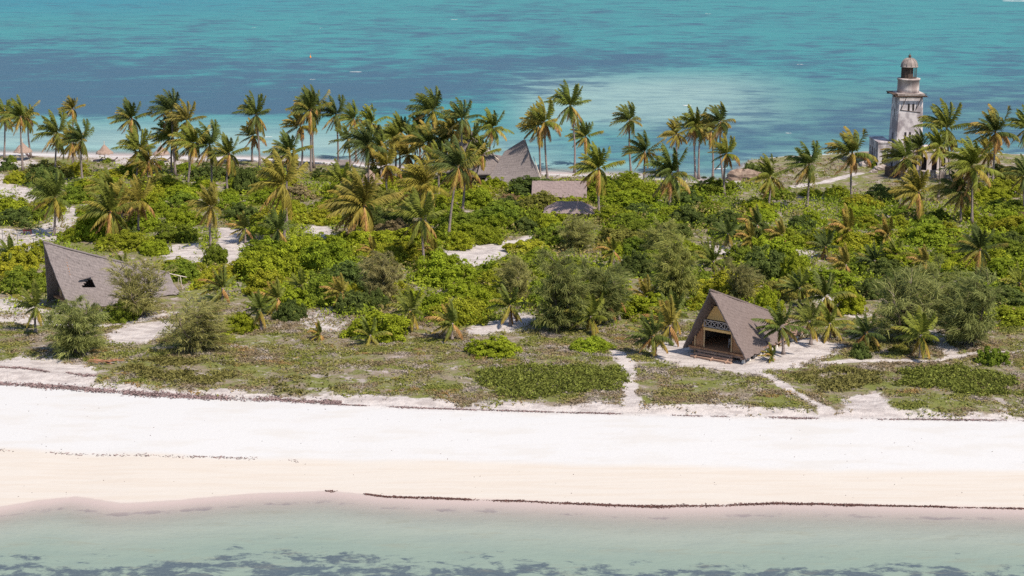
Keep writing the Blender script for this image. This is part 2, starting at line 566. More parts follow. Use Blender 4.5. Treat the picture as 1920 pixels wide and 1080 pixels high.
M = dict(
    ground=ground_mat(), sea=sea_mat(), leaf=leaf_mat("shrub_leaves"), needle=leaf_mat("casuarina_needles", .45, (0.2, 0.17, 0.05)),
    palm=palm_mat("palm_fronds"), low=tint_mat("low_plants"),
    bark=rough_mat("palm_bark", (0.15, 0.118, 0.112), (0.27, 0.225, 0.21), 2.0, (1, 1, 5)),
    wood_dark=rough_mat("branch_bark", (0.10, 0.075, 0.06), (0.20, 0.16, 0.13), 3),
    thatch=thatch_mat("thatch_new", (0.130, 0.102, 0.098), (0.198, 0.160, 0.152), (0.152, 0.120, 0.115)),
    thatch_old=thatch_mat("thatch_weathered", (0.140, 0.122, 0.126), (0.240, 0.210, 0.210), (0.180, 0.152, 0.154)),
    thatch_pink=thatch_mat("thatch_tan", (0.24, 0.175, 0.150), (0.34, 0.255, 0.215), (0.28, 0.20, 0.165)),
    plank=rough_mat("red_planks", (0.30, 0.145, 0.075), (0.48, 0.27, 0.15), 2.5, (5, 5, .4)),
    step=rough_mat("weathered_steps", (0.24, 0.15, 0.11), (0.38, 0.26, 0.20), 2.5, (.5, 5, 5)),
    post=rough_mat("pale_poles", (0.46, 0.30, 0.16), (0.58, 0.42, 0.25), 3, (1, 1, .4)),
    grey_pole=rough_mat("bleached_poles", (0.42, 0.36, 0.31), (0.6, 0.54, 0.47), 3),
    mat=rough_mat("woven_mat", (0.66, 0.40, 0.16), (0.76, 0.50, 0.22), 4, (1, 1, 4)),
    darkwood=rough_mat("dark_wood", (0.05, 0.035, 0.03), (0.10, 0.07, 0.055), 3),
    rail=rough_mat("pale_rail_paint", (0.34, 0.29, 0.28), (0.46, 0.40, 0.385), 4),
    concrete=rough_mat("footing", (0.6, 0.56, 0.52), (0.72, 0.68, 0.64), 3),
    plaster=rough_mat("old_whitewash", (0.31, 0.285, 0.305), (0.52, 0.49, 0.51), 0.9, (1, 1, .8), .9, .3, (0.24, 0.21, 0.23), .37, .55),
    drum=rough_mat("worn_plaster", (0.37, 0.32, 0.315), (0.52, 0.465, 0.45), 1.0, (2, 2, .6), .9, .2, (0.29, 0.24, 0.235)),
    stone=rough_mat("coral_stone", (0.22, 0.185, 0.175), (0.44, 0.39, 0.375), 1.6, (1, 1, 1.6), .95, .6, (0.16, 0.13, 0.12)),
    iron=rough_mat("rusted_iron", (0.05, 0.04, 0.04), (0.11, 0.075, 0.06), 3),
    dome=rough_mat("weathered_zinc", (0.19, 0.16, 0.15), (0.30, 0.255, 0.24), 1.5, (1, 1, .5)),
    void=rough_mat("dark_opening", (0.02, 0.018, 0.02), (0.035, 0.03, 0.03), 2),
    redpaint=rough_mat("dark_red_paint", (0.22, 0.05, 0.05), (0.30, 0.08, 0.07), 3),
    cushion=rough_mat("lounger_fabric", (0.05, 0.03, 0.035), (0.08, 0.05, 0.05), 4),
    wrack=flake_mat("dried_seaweed", (0.20, 0.145, 0.145)), wrack_dark=flake_mat("wet_seaweed", (0.10, 0.055, 0.05)),
    drift=rough_mat("reddish_deadwood", (0.22, 0.10, 0.06), (0.40, 0.21, 0.13), 3),
    foam=rough_mat("foam", (0.8, 0.82, 0.83), (0.9, 0.9, 0.9), 3), buoy=rough_mat("orange_float", (0.6, 0.2, 0.05), (0.7, 0.28, 0.08), 2),
)


# ------------------------------------------------------------------ ground and sea
def grid_axis(parts):
    out = []
    for a, b, st in parts: out.append(np.arange(a, b, st))
    return np.unique(np.concatenate(out))


def grid(xs, ys):
    X, Y = np.meshgrid(xs, ys); nx, ny = len(xs), len(ys)
    i = np.arange(nx * ny).reshape(ny, nx)
    F = np.stack([i[:-1, :-1], i[:-1, 1:], i[1:, 1:], i[1:, :-1]], -1).reshape(-1, 4)
    return X.ravel(), Y.ravel(), F


far_o = [-6000, -3500, -2000, -1200, -800, -550]
xs = np.concatenate([far_o, grid_axis([(-400, -130, 10), (-130, 130, 0.5), (130, 401, 10)]), [550, 800, 1200, 2000, 3500, 6000]])
ys = np.concatenate([[-6000, -3000, -1500, -700, -300, -100, 0, 50, 90], grid_axis([(110, 200, 0.45), (200, 330, 0.6), (330, 420, 6)]), [450, 520, 620, 800, 1100, 1600, 2500, 4000, 7000]])
gx, gy, gF = grid(xs, ys)
gz = height(gx, gy)
near = (np.abs(gx) < 131) & (gy > 105) & (gy < 335)
cov = np.zeros(len(gx)); cov[near] = cover(gx[near], gy[near])
cov[~near & (gy > f_veg(gx) + 2) & (gy < f_far(gx) - 12) & (np.abs(gx) < 290)] = .8
dl = np.interp(gx, *DAMP) + 1.2 * (fbm(gx * .15, gy * .3, 41) - .5)
damp = sstep(0.8, -0.7, gy - dl)
wet = sstep(.5, -.4, gy - f_front(gx)) * (gy < 200) + (gy > 250) * sstep(-1, .5, gy - f_far(gx))
inl = sstep(-1.5, 1.0, gy - f_veg(gx)) * sstep(0, 4, f_far(gx) - 8 - gy)
g_o = np_mesh("ground", np.stack([gx, gy, gz], 1), gF, M['ground'], dict(cover=cov, damp=damp, wet=wet, inland=inl), smooth=True)
tag(g_o, "white sand island with a bare beach in front and sparse dune cover behind", "ground", kind="structure")

# the sea: dark seagrass share read off the photo on a coarse lattice of places
LX = [0, 240, 480, 720, 960, 1200, 1440, 1680, 1920]
LY = [-150, 0, 30, 60, 90, 120, 150, 180, 210, 232, 270, 310, 345]
LD = np.array([
    [.34] * 9,
    [.38, .34, .42, .40, .46, .42, .36, .34, .34],
    [.34, .34, .40, .44, .54, .50, .46, .44, .40],
    [.50, .50, .50, .54, .54, .48, .40, .42, .44],
    [.70, .60, .54, .52, .56, .62, .52, .50, .52],
    [.84, .72, .68, .64, .74, .80, .56, .52, .56],
    [.88, .80, .80, .80, .76, .34, .36, .54, .62],
    [.92, .92, .90, .88, .62, .18, .36, .58, .66],
    [.88, .96, .98, .74, .22, .16, .50, .62, .66],
    [.10, .12, .16, .06, .12, .40, .62, .64, .64],
    [.02, .02, .02, .02, .42, .62, .66, .62, .58],
    [.0, .0, .0, .0, .30, .52, .56, .50, .46],
    [.0, .0, .0, .0, .2, .4, .4, .4, .4]])
sxs = np.concatenate([far_o, grid_axis([(-400, -130, 8), (-130, 130, 1.0), (130, 401, 8)]), [550, 800, 1200, 2000, 3500, 6000]])
sys_ = np.concatenate([[-6000, -3000, -1500, -700, -300, -100, 0, 60, 95], grid_axis([(110, 155, 0.5), (155, 285, 10), (285, 340, 1.0), (340, 800, 4)]), [850, 950, 1200, 1700, 2600, 4200, 7000]])
sx, sy, sF = grid(sxs, sys_)
fwd = np.maximum(sy * CT + (CAM_H - WATER) * ST, 1)
spx = 960 + FPX * sx / fwd
spy = 540 - FPX * (sy * ST - (CAM_H - WATER) * CT) / fwd


def lattice(A, px, py):
    px = np.clip(px, LX[0], LX[-1]); py = np.clip(py, LY[0], LY[-1])
    i = np.clip(np.searchsorted(LX, px) - 1, 0, len(LX) - 2); j = np.clip(np.searchsorted(LY, py) - 1, 0, len(LY) - 2)
    lx, ly = np.array(LX), np.array(LY)
    u = (px - lx[i]) / (lx[i + 1] - lx[i]); v = (py - ly[j]) / (ly[j + 1] - ly[j])
    u = u * u * (3 - 2 * u); v = v * v * (3 - 2 * v)
    return (A[j, i] * (1 - u) + A[j, i + 1] * u) * (1 - v) + (A[j + 1, i] * (1 - u) + A[j + 1, i + 1] * u) * v


back = sy > 220
weed = np.where(back, lattice(LD, spx, spy + 14 * (fbm(spx * .006, spy * .03, 61) - .5)), 0)
depth = np.maximum(WATER - height(sx, sy), 0)
ydist = f_front(sx) - sy
weed = np.where(back, weed, sstep(5, 12, ydist) * .57 + sstep(12.0, 16, ydist) * .32 + sstep(1.8, 2.4, ydist) * sstep(4.2, 3.0, ydist) * .80)
# bed colour: pale sand shallows towards the shore, turquoise further out, bluer far off
dsh = sy - f_far(sx)
turq = np.array([0.036, 0.188, 0.202]); pale = np.array([0.205, 0.310, 0.305]); teal = np.array([0.070, 0.180, 0.186]); blue = np.array([0.024, 0.165, 0.212])
kp = (sstep(75, 14, dsh) * sstep(1250, 850, spx) + .9 * sstep(75, 20, np.abs(spy - 190)) * sstep(900, 1050, spx) * sstep(1560, 1300, spx))[:, None]
kb = (sstep(50, 0, spy) * sstep(900, 100, spx))[:, None]
bedc = turq * (1 - kb) + blue * kb
kt = (sstep(1050, 1300, spx) * sstep(120, 200, spy))[:, None]
bedc = bedc * (1 - kt) + teal * kt
kp = np.clip(kp, 0, 1)
bedc = bedc * (1 - kp) + pale * kp
kg = (sstep(22, 2, dsh) * back)[:, None]
bedc = bedc * (1 - kg) + np.array([.20, .34, .34]) * kg
kf = sstep(2, 14, ydist)[:, None]
fc = np.array([0.285, 0.300, 0.272]) * (1 - kf) + np.array([0.185, 0.240, 0.210]) * kf
bedc = np.where(back[:, None], bedc, fc)
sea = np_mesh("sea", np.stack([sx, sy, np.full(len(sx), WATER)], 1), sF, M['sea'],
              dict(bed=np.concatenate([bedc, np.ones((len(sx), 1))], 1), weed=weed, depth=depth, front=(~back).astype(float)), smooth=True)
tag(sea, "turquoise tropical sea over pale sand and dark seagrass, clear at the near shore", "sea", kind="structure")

THINGS = []      # (object, category noun, adjectives, photo place) awaiting their labels


# ------------------------------------------------------------------ foliage builders
def unit(a): return a / np.maximum(np.linalg.norm(a, axis=-1, keepdims=True), 1e-9)


def leaves(C, N, L, W, rng):
    """one rhombus leaf per centre C facing N"""
    n = len(C)
    N = unit(N); r = unit(rng.normal(size=(n, 3)))
    U = unit(np.cross(N, r)); V = np.cross(N, U)
    L = np.broadcast_to(np.asarray(L), (n,))[:, None]; W = np.broadcast_to(np.asarray(W), (n,))[:, None]
    P = np.stack([C - U * L, C + V * W, C + U * L, C - V * W], 1).reshape(-1, 3)
    F = np.arange(4 * n).reshape(n, 4)
    return P, F


def shrub_mesh(seed, R=3.0, Hh=2.5, clumps=120, per=100):
    rng = np.random.default_rng(seed)
    d = unit(rng.normal(size=(clumps * 3, 3))); d = d[d[:, 2] > -0.12][:clumps]
    k = rng.uniform(.68, 1.02, len(d))
    lump = 0.74 + 0.5 * vnoise(d[:, 0] * 2 + 9, d[:, 1] * 2 + d[:, 2] + seed, seed)
    k = k * lump
    C = d * k[:, None] * np.array([R, R, Hh]) * 0.86
    C[:, 2] = np.maximum(C[:, 2], 0.2)
    cr = rng.uniform(.26, .62, len(d)) * (R / 3) ** .5
    P = []; N = []; rr = []
    for c, r, dd in zip(C, cr, d):
        q = unit(rng.normal(size=(per, 3)) + dd * 0.7 + np.array([0, 0, .5]))
        P.append(c + q * r * rng.uniform(.6, 1.05, (per, 1)) * np.array([1, 1, .8]))
        N.append(q + .55 * rng.normal(size=(per, 3)) + np.array([0, 0, .5]))
        rr.append(np.clip(rng.normal(.42, .2) + rng.normal(0, .13, per), 0, 1))
    # inner leaves that close the view through, coloured darker as painted inner shade
    m = 500
    q = unit(rng.normal(size=(m, 3))); q[:, 2] = np.abs(q[:, 2])
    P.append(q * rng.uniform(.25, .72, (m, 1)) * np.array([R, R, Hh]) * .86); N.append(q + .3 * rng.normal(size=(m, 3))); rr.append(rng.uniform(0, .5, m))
    P = np.concatenate(P); N = np.concatenate(N); rr = np.concatenate(rr)
    P[:, 2] = np.maximum(P[:, 2], .05)
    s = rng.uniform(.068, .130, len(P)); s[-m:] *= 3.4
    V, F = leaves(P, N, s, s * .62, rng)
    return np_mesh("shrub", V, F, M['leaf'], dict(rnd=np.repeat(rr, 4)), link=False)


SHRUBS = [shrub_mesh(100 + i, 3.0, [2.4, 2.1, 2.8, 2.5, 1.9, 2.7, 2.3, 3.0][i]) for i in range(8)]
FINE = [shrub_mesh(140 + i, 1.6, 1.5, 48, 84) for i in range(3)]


def frond(out, rng, L, el, az, droop, age, wind, n=13):
    d = Vector((math.cos(el) * math.cos(az), math.cos(el) * math.sin(az), math.sin(el)))
    W = Vector(wind)
    p = d * 0.12
    ds = L / n
    tw = rng.uniform(-.7, .7)
    prev = None
    gust = rng.uniform(.6, 1.3)
    for i in range(n + 1):
        t = i / n
        s = d.cross(Vector((0, 0, 1)))
        if s.length < .05: s = Vector((math.sin(az), -math.cos(az), 0))
        s = s.normalized()
        s = (s + d.cross(s) * tw * t).normalized()
        dn = d.cross(s) if d.cross(s).z < 0 else -d.cross(s)
        w = 0.055 * (1 - t) + 0.014
        a = (p - s * w, p + s * w)
        if prev is not None: out.quad(prev[0], prev[1], a[1], a[0], min(1, age + .12), .75)
        prev = a
        if i > 0:
            for sub in (0, .5):
                q = p + d * ds * sub
                ll = 1.2 * (math.sin(PI * min(1, .24 + .70 * t)) ** .6) * rng.uniform(.8, 1.12) * L / 4.2
                for sg in (-1, 1):
                    e = (s * sg * .56 + d * (.62 + .5 * t) + dn * rng.uniform(.2, .6) + W * .8 * gust).normalized()
                    m_ = q + e * ll * .55; e2 = (e + Vector((0, 0, -.75)) + W * .5 * gust).normalized(); tip = m_ + e2 * ll * .5
                    hw = d * .078
                    r = rng.uniform(0, 1); ag = min(1, age + .22 * t * t)
                    out.quad(q - hw, q + hw, m_ + hw * 1.0, m_ - hw * 1.0, ag, r)
                    out.quad(m_ - hw, m_ + hw, tip + hw * .25, tip - hw * .25, min(1, ag + .12), r)
        p = p + d * ds
        d = (d + Vector((0, 0, -1)) * droop * ds * (.35 + 1.3 * t) + W * ds * .72 * gust * (.4 + t)).normalized()


class Quads:
    def __init__(s): s.v = []; s.age = []; s.r = []

    def quad(s, a, b, c, d, age, r):
        s.v += [tuple(a), tuple(b), tuple(c), tuple(d)]; s.age += [age] * 4; s.r += [r] * 4

    def mesh(s, name, mat):
        return np_mesh(name, np.array(s.v), np.arange(len(s.v)).reshape(-1, 4), mat, dict(age=s.age, rnd=s.r), link=False)


def crown_meshes(seed, nf=28, L=4.2, wind=(-.22, .1, 0), gold=0.0):
    rng = random.Random(seed); q = Quads(); dq = Quads()
    ga = PI * (3 - math.sqrt(5)); a0 = rng.uniform(0, 6)
    wa = math.atan2(wind[1], wind[0])
    for i in range(nf):
        u = (i + .5) / nf; az = a0 + i * ga + rng.uniform(-.4, .4); age = gold * rng.uniform(0, .7)
        if u < .34: el = rng.uniform(50, 88); age += rng.uniform(0, .25); k = rng.uniform(.74, 1.0); dr = rng.uniform(.10, .24)
        elif u < .72:
            el = rng.uniform(0, 46); age += rng.uniform(.05, .42); k = rng.uniform(.9, 1.1); dr = rng.uniform(.14, .34)
            if rng.random() < .6: az = wa + rng.uniform(-1.25, 1.25)
        else: el = rng.uniform(-62, -5); age += rng.uniform(.2, .72); k = rng.uniform(.7, 1.0); dr = rng.uniform(.25, .45)
        frond(q, rng, L * k, math.radians(el), az, dr, min(1, age), wind)
    for i in range(rng.choice([2, 4, 5])):
        frond(dq, rng, L * rng.uniform(.6, .85), math.radians(rng.uniform(-72, -40)), rng.uniform(0, 2 * PI), rng.uniform(.25, .4), rng.uniform(.70, 1.0), wind, 10)
    # stubs of cut stalks and a cluster of nuts at the heart
    for i in range(9):
        az = rng.uniform(0, 2 * PI); b = Vector((math.cos(az), math.sin(az), rng.uniform(-.3, .5))) * rng.uniform(.25, .6)
        s = Vector((-math.sin(az), math.cos(az), 0)) * .07
        dq.quad(-s, s, b + s, b - s, rng.uniform(.7, .95), rng.uniform(.6, 1))
    return q.mesh("crown", M['palm']), dq.mesh("dead_fronds", M['palm'])


CROWNS = [crown_meshes(200 + i, [29, 25, 31, 24, 30, 27, 26, 33][i], 4.2, (-.24 - .08 * (i % 4), .10 - .06 * (i % 3), .03), gold=[0, .15, 0, .35, .1, 0, .5, .2][i]) for i in range(8)]
YOUNG = [crown_meshes(300 + i, [15, 17, 14, 16][i], 3.1, (-.24, .06, 0), gold=[.0, .15, .05, .62][i]) for i in range(4)]
PALM_TONE = {'dark': (0.080, 0.106, 0.026, 1), 'green': (0.108, 0.134, 0.026, 1), 'lime': (0.142, 0.162, 0.026, 1), 'gold': (0.190, 0.165, 0.032, 1)}
PALM_WORD = {'dark': 'dark green', 'green': 'green', 'lime': 'yellow-green', 'gold': 'golden'}


def palm(hx, hy, bx, by, tone='green', size=1.0, young=False, variant=None):
    g = ground(bx, by)
    hub = at_depth(hx, hy, g.y)
    hgt = hub.z - g.z
    root = empty("coconut_palm", g)
    off = hub - g
    k = len(THINGS)
    rng = random.Random(k * 31 + 5)
    n = 9; pts = []; rad = []
    bow = rng.uniform(-.035, .035) * hgt
    for i in range(n + 1):
        t = i / n
        pts.append((off.x * (t ** 1.25) + bow * math.sin(PI * t), .02 * hgt * math.sin(PI * t) * rng.uniform(.5, 1), off.z * t - (.15 if i == 0 else 0)))
        rad.append((0.205 if hgt > 4 else .17) * (1 - .42 * t) + (.13 * (1 - t * 6) if t < .16 else 0) + (.05 if i == n else 0))
    MB().tube(pts, rad, 8).build("trunk", M['bark'], root, True)
    cs = YOUNG if young else CROWNS
    v = variant if variant is not None else (3 if young and tone == 'gold' else k * 5 + rng.randrange(3))
    cm, dm = cs[v % len(cs)]
    rz = rng.choice([-.5, -.25, 0, .2, .45, PI, PI - .3])
    if rz > 1: rz = rng.uniform(-.4, .4)
    for nm, me in (("crown", cm), ("dead_fronds", dm)):
        if nm == "dead_fronds" and young and rng.random() < .7: continue
        c = inst(nm, me, root); c.location = off; c.scale = (size * .98 * rng.uniform(.93, 1.07), size * .98, size * rng.uniform(.94, 1.12)); c.rotation_euler = (0, 0, rz)
        j = 1 + rng.uniform(-.15, .15); q = PALM_TONE[tone]
        c.color = (q[0] * j, q[1] * j, q[2], 1)
    hw = "tall" if hgt > 8 else ("mid-height" if hgt > 4.2 else "short")
    THINGS.append((root, "palm", PALM_WORD[tone], hw, (hx, hy)))
    root["group"] = "young coconut palms in the scrub" if young else "coconut palms of the island"
    return root


SHRUB_TONE = {'lime': (0.250, 0.298, 0.022, 1), 'green': (0.168, 0.222, 0.026, 1), 'mid': (0.215, 0.268, 0.022, 1), 'dark': (0.108, 0.145, 0.036, 1), 'olive': (0.205, 0.200, 0.044, 1), 'yellow': (0.290, 0.300, 0.026, 1), 'dry': (0.25, 0.19, 0.10, 1)}
SHRUB_WORD = {'lime': 'lime green', 'green': 'green', 'mid': 'bright green', 'dark': 'dark green', 'olive': 'olive green', 'yellow': 'yellow-green', 'dry': 'dry brown'}
PLACED = []


def shrub(x, y, r, hk=1.0, tone='green', fine=False):
    k = len(THINGS); rng = random.Random(k * 17 + 3)
    g = on_ground(x, y)
    R0 = 1.6 if fine else 3.0
    o = inst("shrub", (FINE if fine else SHRUBS)[rng.randrange(3 if fine else 8)])
    o.location = g - Vector((0, 0, .1)); s = r / R0
    o.scale = (s * rng.uniform(.92, 1.1), s * rng.uniform(.9, 1.1), s * hk)
    o.rotation_euler = (0, 0, rng.uniform(0, 2 * PI))
    q = SHRUB_TONE[tone]; j = rng.uniform(.85, 1.15)
    o.color = (q[0] * j * rng.uniform(.93, 1.07), q[1] * j, q[2] * j, 1)
    o["group"] = "leafy shrubs of the island scrub"
    PLACED.append((x, y, r))
    c = proj(g + Vector((0, 0, r * .4)))
    THINGS.append((o, "shrub", SHRUB_WORD[tone], "broad" if r > 3.3 else ("small" if r < 1.7 else "rounded"), c))
    return o


def shrub_px(cx, by, wpx, hpx, tone):
    """a shrub seen in the photo: centre column, foot row, width and height in photo pixels"""
    g = ground(cx, by); s = ppm(g); r = wpx / s / 2
    g2 = on_ground(g.x, g.y + r * .75)
    hgt = hpx / s - 2 * r * math.sin(.26) * .45
    fine = r < 2.0
    shrub(g2.x, g2.y, r, max(.5, hgt / (r * (.92 if fine else .82))), tone, fine)


def casuarina_mesh(seed, Hh=7.0, R=3.0, strands=7600, stems=6):
    rng = np.random.default_rng(seed); r2 = random.Random(seed)
    mb = MB(); tips = []
    for s in range(stems):
        a = 2 * PI * s / stems + r2.uniform(-.4, .4); sp = r2.uniform(.15, .75) * R
        h = Hh * r2.uniform(.6, 1.0) * (1 - .25 * sp / R)
        pts = [Vector((0, 0, -.2)) + Vector((math.cos(a), math.sin(a), 0)) * .1]
        for i in range(1, 8):
            t = i / 7
            pts.append(Vector((math.cos(a) * sp * t ** .8, math.sin(a) * sp * t ** .8, h * t ** 1.1 * .95)) + Vector((r2.uniform(-.12, .12), r2.uniform(-.12, .12), 0)))
        mb.tube(pts, [.11 * (1 - t_ / 7.6) for t_ in range(8)], 5)
        for i in range(1, 8):
            for j in range(4):
                aa = r2.uniform(0, 2 * PI); ln = r2.uniform(.8, 2.0) * (1.15 - .4 * i / 7)
                e = pts[i] + Vector((math.cos(aa) * ln - .15, math.sin(aa) * ln, r2.uniform(.3, 1.3)))
                tips.append((pts[i], e))
                if j < 2: mb.tube([pts[i], (pts[i] + e) / 2 + Vector((0, 0, .08)), e], [.035, .025, .012], 4)
    A = np.array([tuple(a) for a, b in tips]); B = np.array([tuple(b) for a, b in tips])
    k = rng.integers(0, len(A), strands)
    t = rng.uniform(.15, 1.12, (strands, 1)) ** .8
    P = A[k] * (1 - t) + B[k] * t + np.array([[-.5, 0, -.25]]) * np.maximum(t - .5, 0) + rng.normal(0, .085, (strands, 3)) * (1.5 - t * .7)
    out = unit(unit(B[k] - A[k]) + rng.normal(0, .42, (strands, 3)))
    ln = rng.uniform(.25, .6, (strands, 1))
    d1 = unit(out + np.array([-.3, 0, .25])); d2 = unit(out + np.array([-.45, 0, -.7]))
    side = unit(np.cross(d1, rng.normal(size=(strands, 3)))) * rng.uniform(.014, .030, (strands, 1))
    m = P + d1 * ln * .7; e = m + d2 * ln
    V = np.stack([P - side, P + side, m + side * 1.2, m - side * 1.2, m - side * 1.2, m + side * 1.2, e + side * .3, e - side * .3], 1).reshape(-1, 3)
    F = np.arange(len(V)).reshape(-1, 4)
    br = np.clip(rng.normal(.42, .22, len(A)), 0, .8)[k]
    crown = np_mesh("crown", V, F, M['needle'], dict(rnd=np.repeat(np.clip(br + rng.normal(0, .12, strands), 0, .85), 8)), link=False)
    me = bpy.data.meshes.new("trunk"); me.from_pydata(mb.v, [], mb.f); me.materials.append(M['wood_dark'])
    return crown, me


CASU = [casuarina_mesh(400 + i, 7.0, 3.0, [8600, 7600, 8200][i], [6, 5, 7][i]) for i in range(3)]
CASU_THIN = casuarina_mesh(410, 7.0, 3.6, 5200, 8)


def casuarina(bx, by, wpx, hpx, look, col=(0.105, 0.112, 0.045), thin=False):
    g = ground(bx, by); s = ppm(g)
    root = empty("casuarina_tree", g)
    k = len(THINGS)
    cm, tm = CASU_THIN if thin else CASU[k % 3]
    sc = (wpx / s / 6.6, wpx / s / 6.6, hpx / s / 7.6)
    for nm, me in (("trunk", tm), ("crown", cm)):
        o = inst(nm, me, root); o.scale = sc; o.rotation_euler = (0, 0, k * 1.7)
        if nm == "crown": o.color = (col[0] * 2.7, col[1] * 2.7, col[2] * 2.2, 1)
    root["group"] = "feathery casuarina trees"
    PLACED.append((g.x, g.y, wpx / s * .3))
    THINGS.append((root, "casuarina", look, "feathery", (bx, by - hpx * .5)))
    return root


# ------------------------------------------------------------------ thatched huts
def thatch_sheet(name, rt, eave, mat, parent, nu=34, nv=22, th=.22, hole=None, sag=.0, seed=0, fringe=.28):
    """a thatched slope ruled between a ridge line rt(s) and an eave line eave(s), with thickness and a ragged lower edge"""
    rng = np.random.default_rng(seed)
    top = np.zeros((nv + 1, nu + 1, 3)); uv = np.zeros((nv + 1, nu + 1, 2))
    for i in range(nu + 1):
        s = i / nu; a = np.array(rt(s)); b = np.array(eave(s))
        n0 = rng.uniform(0, fringe)
        for j in range(nv + 1):
            t = j / nv
            top[j, i] = a * (1 - t) + b * t
            uv[j, i] = (s * np.linalg.norm(np.array(eave(1)) - np.array(eave(0))), t * np.linalg.norm(b - a))
        top[nv, i] += (b - a) / np.linalg.norm(b - a) * n0
    du = np.gradient(top, axis=1); dv = np.gradient(top, axis=0)
    N = unit(np.cross(du, dv))
    if N[..., 2].mean() < 0: N = -N
    I, J = np.meshgrid(np.linspace(0, 1, nu + 1), np.linspace(0, 1, nv + 1))
    bulge = -sag * 4 * J * (1 - J) + .24 * (fbm(I * 5 + seed, J * 4, seed) - .5) + .03 * rng.uniform(-1, 1, I.shape)
    up = top + N * bulge[..., None]; lo = up - N * th
    nn = (nu + 1) * (nv + 1); idx = np.arange(nn).reshape(nv + 1, nu + 1)
    cells = []
    keep = np.ones((nv, nu), bool)
    if hole is not None:
        H_ = np.array(hole)
        cu = (I[:-1, :-1] + I[1:, 1:]) / 2; cv = (J[:-1, :-1] + J[1:, 1:]) / 2
        keep = poly_sd(cu, cv, H_) > 0
    F = []
    for j in range(nv):
        for i in range(nu):
            if not keep[j, i]: continue
            a, b, c, d = idx[j, i], idx[j, i + 1], idx[j + 1, i + 1], idx[j + 1, i]
            F.append((a, d, c, b)); F.append((a + nn, b + nn, c + nn, d + nn))
            for (dj, di, p, q) in ((-1, 0, a, b), (1, 0, c, d), (0, -1, d, a), (0, 1, b, c)):
                jj, ii = j + dj, i + di
                if not (0 <= jj < nv and 0 <= ii < nu) or not keep[jj, ii]: F.append((p, q, q + nn, p + nn))
    V = np.concatenate([up.reshape(-1, 3), lo.reshape(-1, 3)]); UV = np.concatenate([uv.reshape(-1, 2)] * 2)
    return np_mesh(name, V, np.array(F), mat, uv=UV, parent=parent)


def frame_at(tip_l, tip_r, z, u):
    """hut frame from its two front eave tips in the photo"""
    a, b = at(*tip_l, z), at(*tip_r, z)
    c = (a + b) / 2
    return c, (b - a).length


